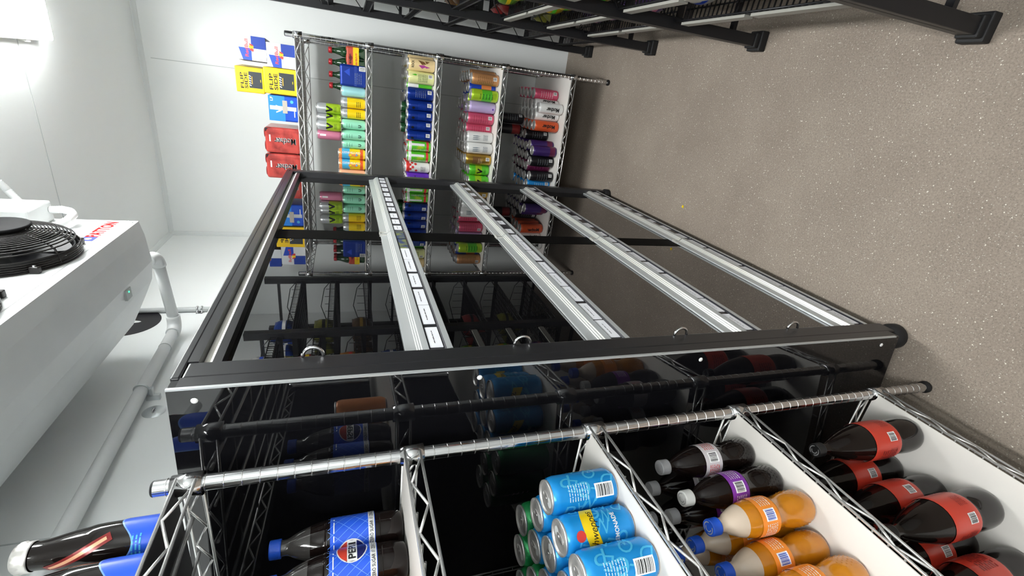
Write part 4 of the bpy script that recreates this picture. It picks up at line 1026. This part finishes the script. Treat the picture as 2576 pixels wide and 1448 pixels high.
def flex(path, r):
    mb = MB(); pts = [Vector(p) for p in path]; out = []
    for a, b2 in zip(pts, pts[1:]):
        n = max(1, int((b2-a).length/.003)); out += [a.lerp(b2, i/n) for i in range(n)]
    out.append(pts[-1]); mb.tube(out, [r*(1.0 if i % 2 else .86) for i in range(len(out))], M_PVC, 12); return mb
epart(flex([(EX+.042, 1.922, 2.478), (EX+.046, 1.918, 2.445), (EX+.045, 1.902, 2.415), (EX+.040, 1.878, 2.400), (EX+.032, 1.850, 2.402), (EX+.022, 1.822, 2.420), (EX+.012, 1.806, 2.450), (EX+.008, 1.800, 2.470)], .0125), 'flexible_conduit')
epart(flex([(EX+.040, 1.943, 2.555), (EX+.046, 1.966, 2.572), (EX+.062, 1.983, 2.594), (EX+.085, 1.988, 2.610), (EX+.115, 1.980, 2.624)], .0125), 'flexible_conduit')

# drain pipe
dp = tag(empty('drain_pipe', (-1.1, 2.09, 2.24)), 'white plastic drain pipe sloping along the left wall', 'pipe')
def dpart(mb, name):
    o = mb.build(name, dp); o.location = -Vector(dp.location); return o
PR = .0205
E1, E2 = Vector((-.775, 2.085, 2.262)), Vector((-1.112, 2.085, 2.238))
dpart(MB().tube([(-.79, 1.957, 2.275), (-.785, 2.02, 2.270)], .014, M_PVC, 14), 'outlet')
def elbow(a, b, c2, r):
    a, b, c2 = Vector(a), Vector(b), Vector(c2); pts = [a+(b-a)*.0]
    for i in range(9):
        t = i/8; pts.append((a*(1-t)**2)+(b*2*t*(1-t))+(c2*t*t))
    return MB().tube(pts[1:], r, M_PVC, 18)
dpart(elbow((-.782, 2.015, 2.270), E1, E1+(E2-E1).normalized()*.055, PR+.005), 'elbow')
dpart(MB().tube([E1+(E2-E1).normalized()*.045, E2+(E1-E2).normalized()*.045], PR, M_PVC, 18), 'pipe')
D2 = (Vector((-1.112, .95, 2.190))-E2).normalized()
dpart(elbow(E2+(E1-E2).normalized()*.055, E2, E2+D2*.055, PR+.005), 'elbow')
dpart(MB().tube([E2+D2*.045, E2+D2*2.6], PR, M_PVC, 18).tube([E2+D2*.17, E2+D2*.173], PR+.0012, M_GREYP, 18), 'pipe')
for y in (1.63, .2):
    z = (E2+D2*((2.085-y)/-D2.y)).z
    dpart(MB().tube([(-1.112+(PR+.002)*math.cos(a), y, z+(PR+.002)*math.sin(a)) for a in [2*math.pi*i/20 for i in range(20)]], .003, M_GALV, 6, True).box(XL+.0005, -1.133, y-.008, y+.008, z-.05, z-.01, M_GALV).box(-1.135, -1.105, y-.008, y+.008, z-.032, z-.022, M_GALV), 'pipe_clip')
# conduit, bolt plates and black wall mark on the left wall
cd = tag(MB().tube([(XL+.013, 2.31, 1.83), (XL+.013, 2.31, ZC-.031)], .0115, M_GREYP, 14).build('conduit'), 'grey vertical conduit clipped to left wall behind the pipe', 'conduit')
sd = MB()
for dz in (-.009, .009): sd.tube([(XL+.013+.0135*math.cos(a), 2.31+.0135*math.sin(a), 2.205+dz) for a in [2*math.pi*i/20 for i in range(20)]], .0042, M_CHROME, 6, True)
sd.box(XL+.0003, XL+.002, 2.285, 2.335, 2.192, 2.218, M_CHROME); sd.build('saddle_clip', cd)['label'] = 'chrome saddle clip'
BG = 'round bolt plates on the left wall'
def boltplate(y, z, r, label):
    t = MB().lathe([(0, .0045), (r*.8, .004), (r, .0005)], M_GALV, 28, (XL, y, z), axis='x')
    t.tube([(XL+.004, y-.010, z), (XL+.010, y-.010, z), (XL+.010, y+.010, z), (XL+.004, y+.010, z)], .0022, M_CHROME, 6); t.lathe([(0, .012), (.004, .011), (.0045, .004)], M_CHROME, 10, (XL, y, z), axis='x')
    tag(t.build('bolt_plate'), label, 'bolt plate', BG)
boltplate(1.557, 2.168, .034, 'round grey bolt plate on left wall, nearest the camera')
boltplate(2.55, 2.045, .030, 'round grey bolt plate on left wall beyond the conduit')
boltplate(3.02, 2.02, .026, 'small round bolt plate on left wall, nearest back wall')
dec = MB(); th = .0015
def u_outline():
    cy, cz, ro = 2.222, 2.462, .125
    o = [(cy-ro, 2.61)]+[(cy+ro*math.cos(a), cz+ro*math.sin(a)*.98) for a in [math.pi+math.pi*i/24 for i in range(25)]]+[(cy+ro, 2.61), (cy+.068, 2.61), (cy+.010, 2.418), (cy+.002, 2.409), (cy-.006, 2.418), (cy-.056, 2.61)]
    return o
pts = u_outline(); n = len(pts)
bm = bmesh.new(); bv = [bm.verts.new((XL+.0002, y, z)) for y, z in pts]; fc = bm.faces.new(bv); ex = bmesh.ops.extrude_face_region(bm, geom=[fc])
for v in ex['geom']:
    if isinstance(v, bmesh.types.BMVert): v.co.x += th
bmesh.ops.triangulate(bm, faces=[f for f in bm.faces if len(f.verts) > 4]); bmesh.ops.recalc_face_normals(bm, faces=bm.faces[:]); bm.verts.index_update()
dec.add([v.co[:] for v in bm.verts], [tuple(v.index for v in f.verts) for f in bm.faces], mat('black_sign_vinyl', (.012, .011, .015), .4)); bm.free()
tag(dec.build('wall_sign'), 'thick black rounded sign mark on left wall behind the drain pipe', 'sign')
# scraps on the floor
def scrap(x, y, label):
    mb = MB(); mb.add([(-.007, -.005, 0), (.006, -.006, .0012), (.008, .004, .0004), (-.002, .007, .0014), (-.007, -.005, .001), (.006, -.006, .0022), (.008, .004, .0014), (-.002, .007, .0024)], [(3, 2, 1, 0), (4, 5, 6, 7), (0, 1, 5, 4), (1, 2, 6, 5), (2, 3, 7, 6), (3, 0, 4, 7)], M_YEL)
    tag(mb.build('paper_scrap', None, (x, y, .0002)), label, 'scrap')
scrap(-.415, 1.832, 'tiny yellow paper scrap lying on the grey floor')

# ---------------------------------------------------------------- camera and view
yaw, pitch, roll, fpx = 0.42772037, 0.34102426, 0.01460417, 1163.96566
cs, sn = math.cos, math.sin
f = Vector((-sn(yaw)*cs(pitch), cs(yaw)*cs(pitch), -sn(pitch))); r = Vector((cs(yaw), sn(yaw), 0)); d = f.cross(r)
r2 = r*cs(roll)+d*sn(roll); d2 = r*(-sn(roll))+d*cs(roll)
cam = bpy.data.cameras.new('camera'); co = bpy.data.objects.new('camera', cam); COL.objects.link(co)
cam.sensor_fit = 'HORIZONTAL'; cam.sensor_width = 36; cam.lens = 36*fpx/2576; cam.clip_start = .02
mw = Matrix((d2, r2, -f)).transposed().to_4x4(); mw.translation = (0, 0, 1.54); co.matrix_world = mw
SC.camera = co
w = bpy.data.worlds.new('world'); SC.world = w; w.use_nodes = True
w.node_tree.nodes['Background'].inputs['Color'].default_value = (.75, .85, 1, 1); w.node_tree.nodes['Background'].inputs['Strength'].default_value = .05
vs_ = SC.view_settings; vs_.view_transform = 'Standard'; vs_.look = 'None'; vs_.gamma = 1; vs_.use_curve_mapping = False; vs_.exposure = 1.03
SC.cycles.max_bounces = 10; SC.cycles.diffuse_bounces = 6; SC.cycles.glossy_bounces = 6
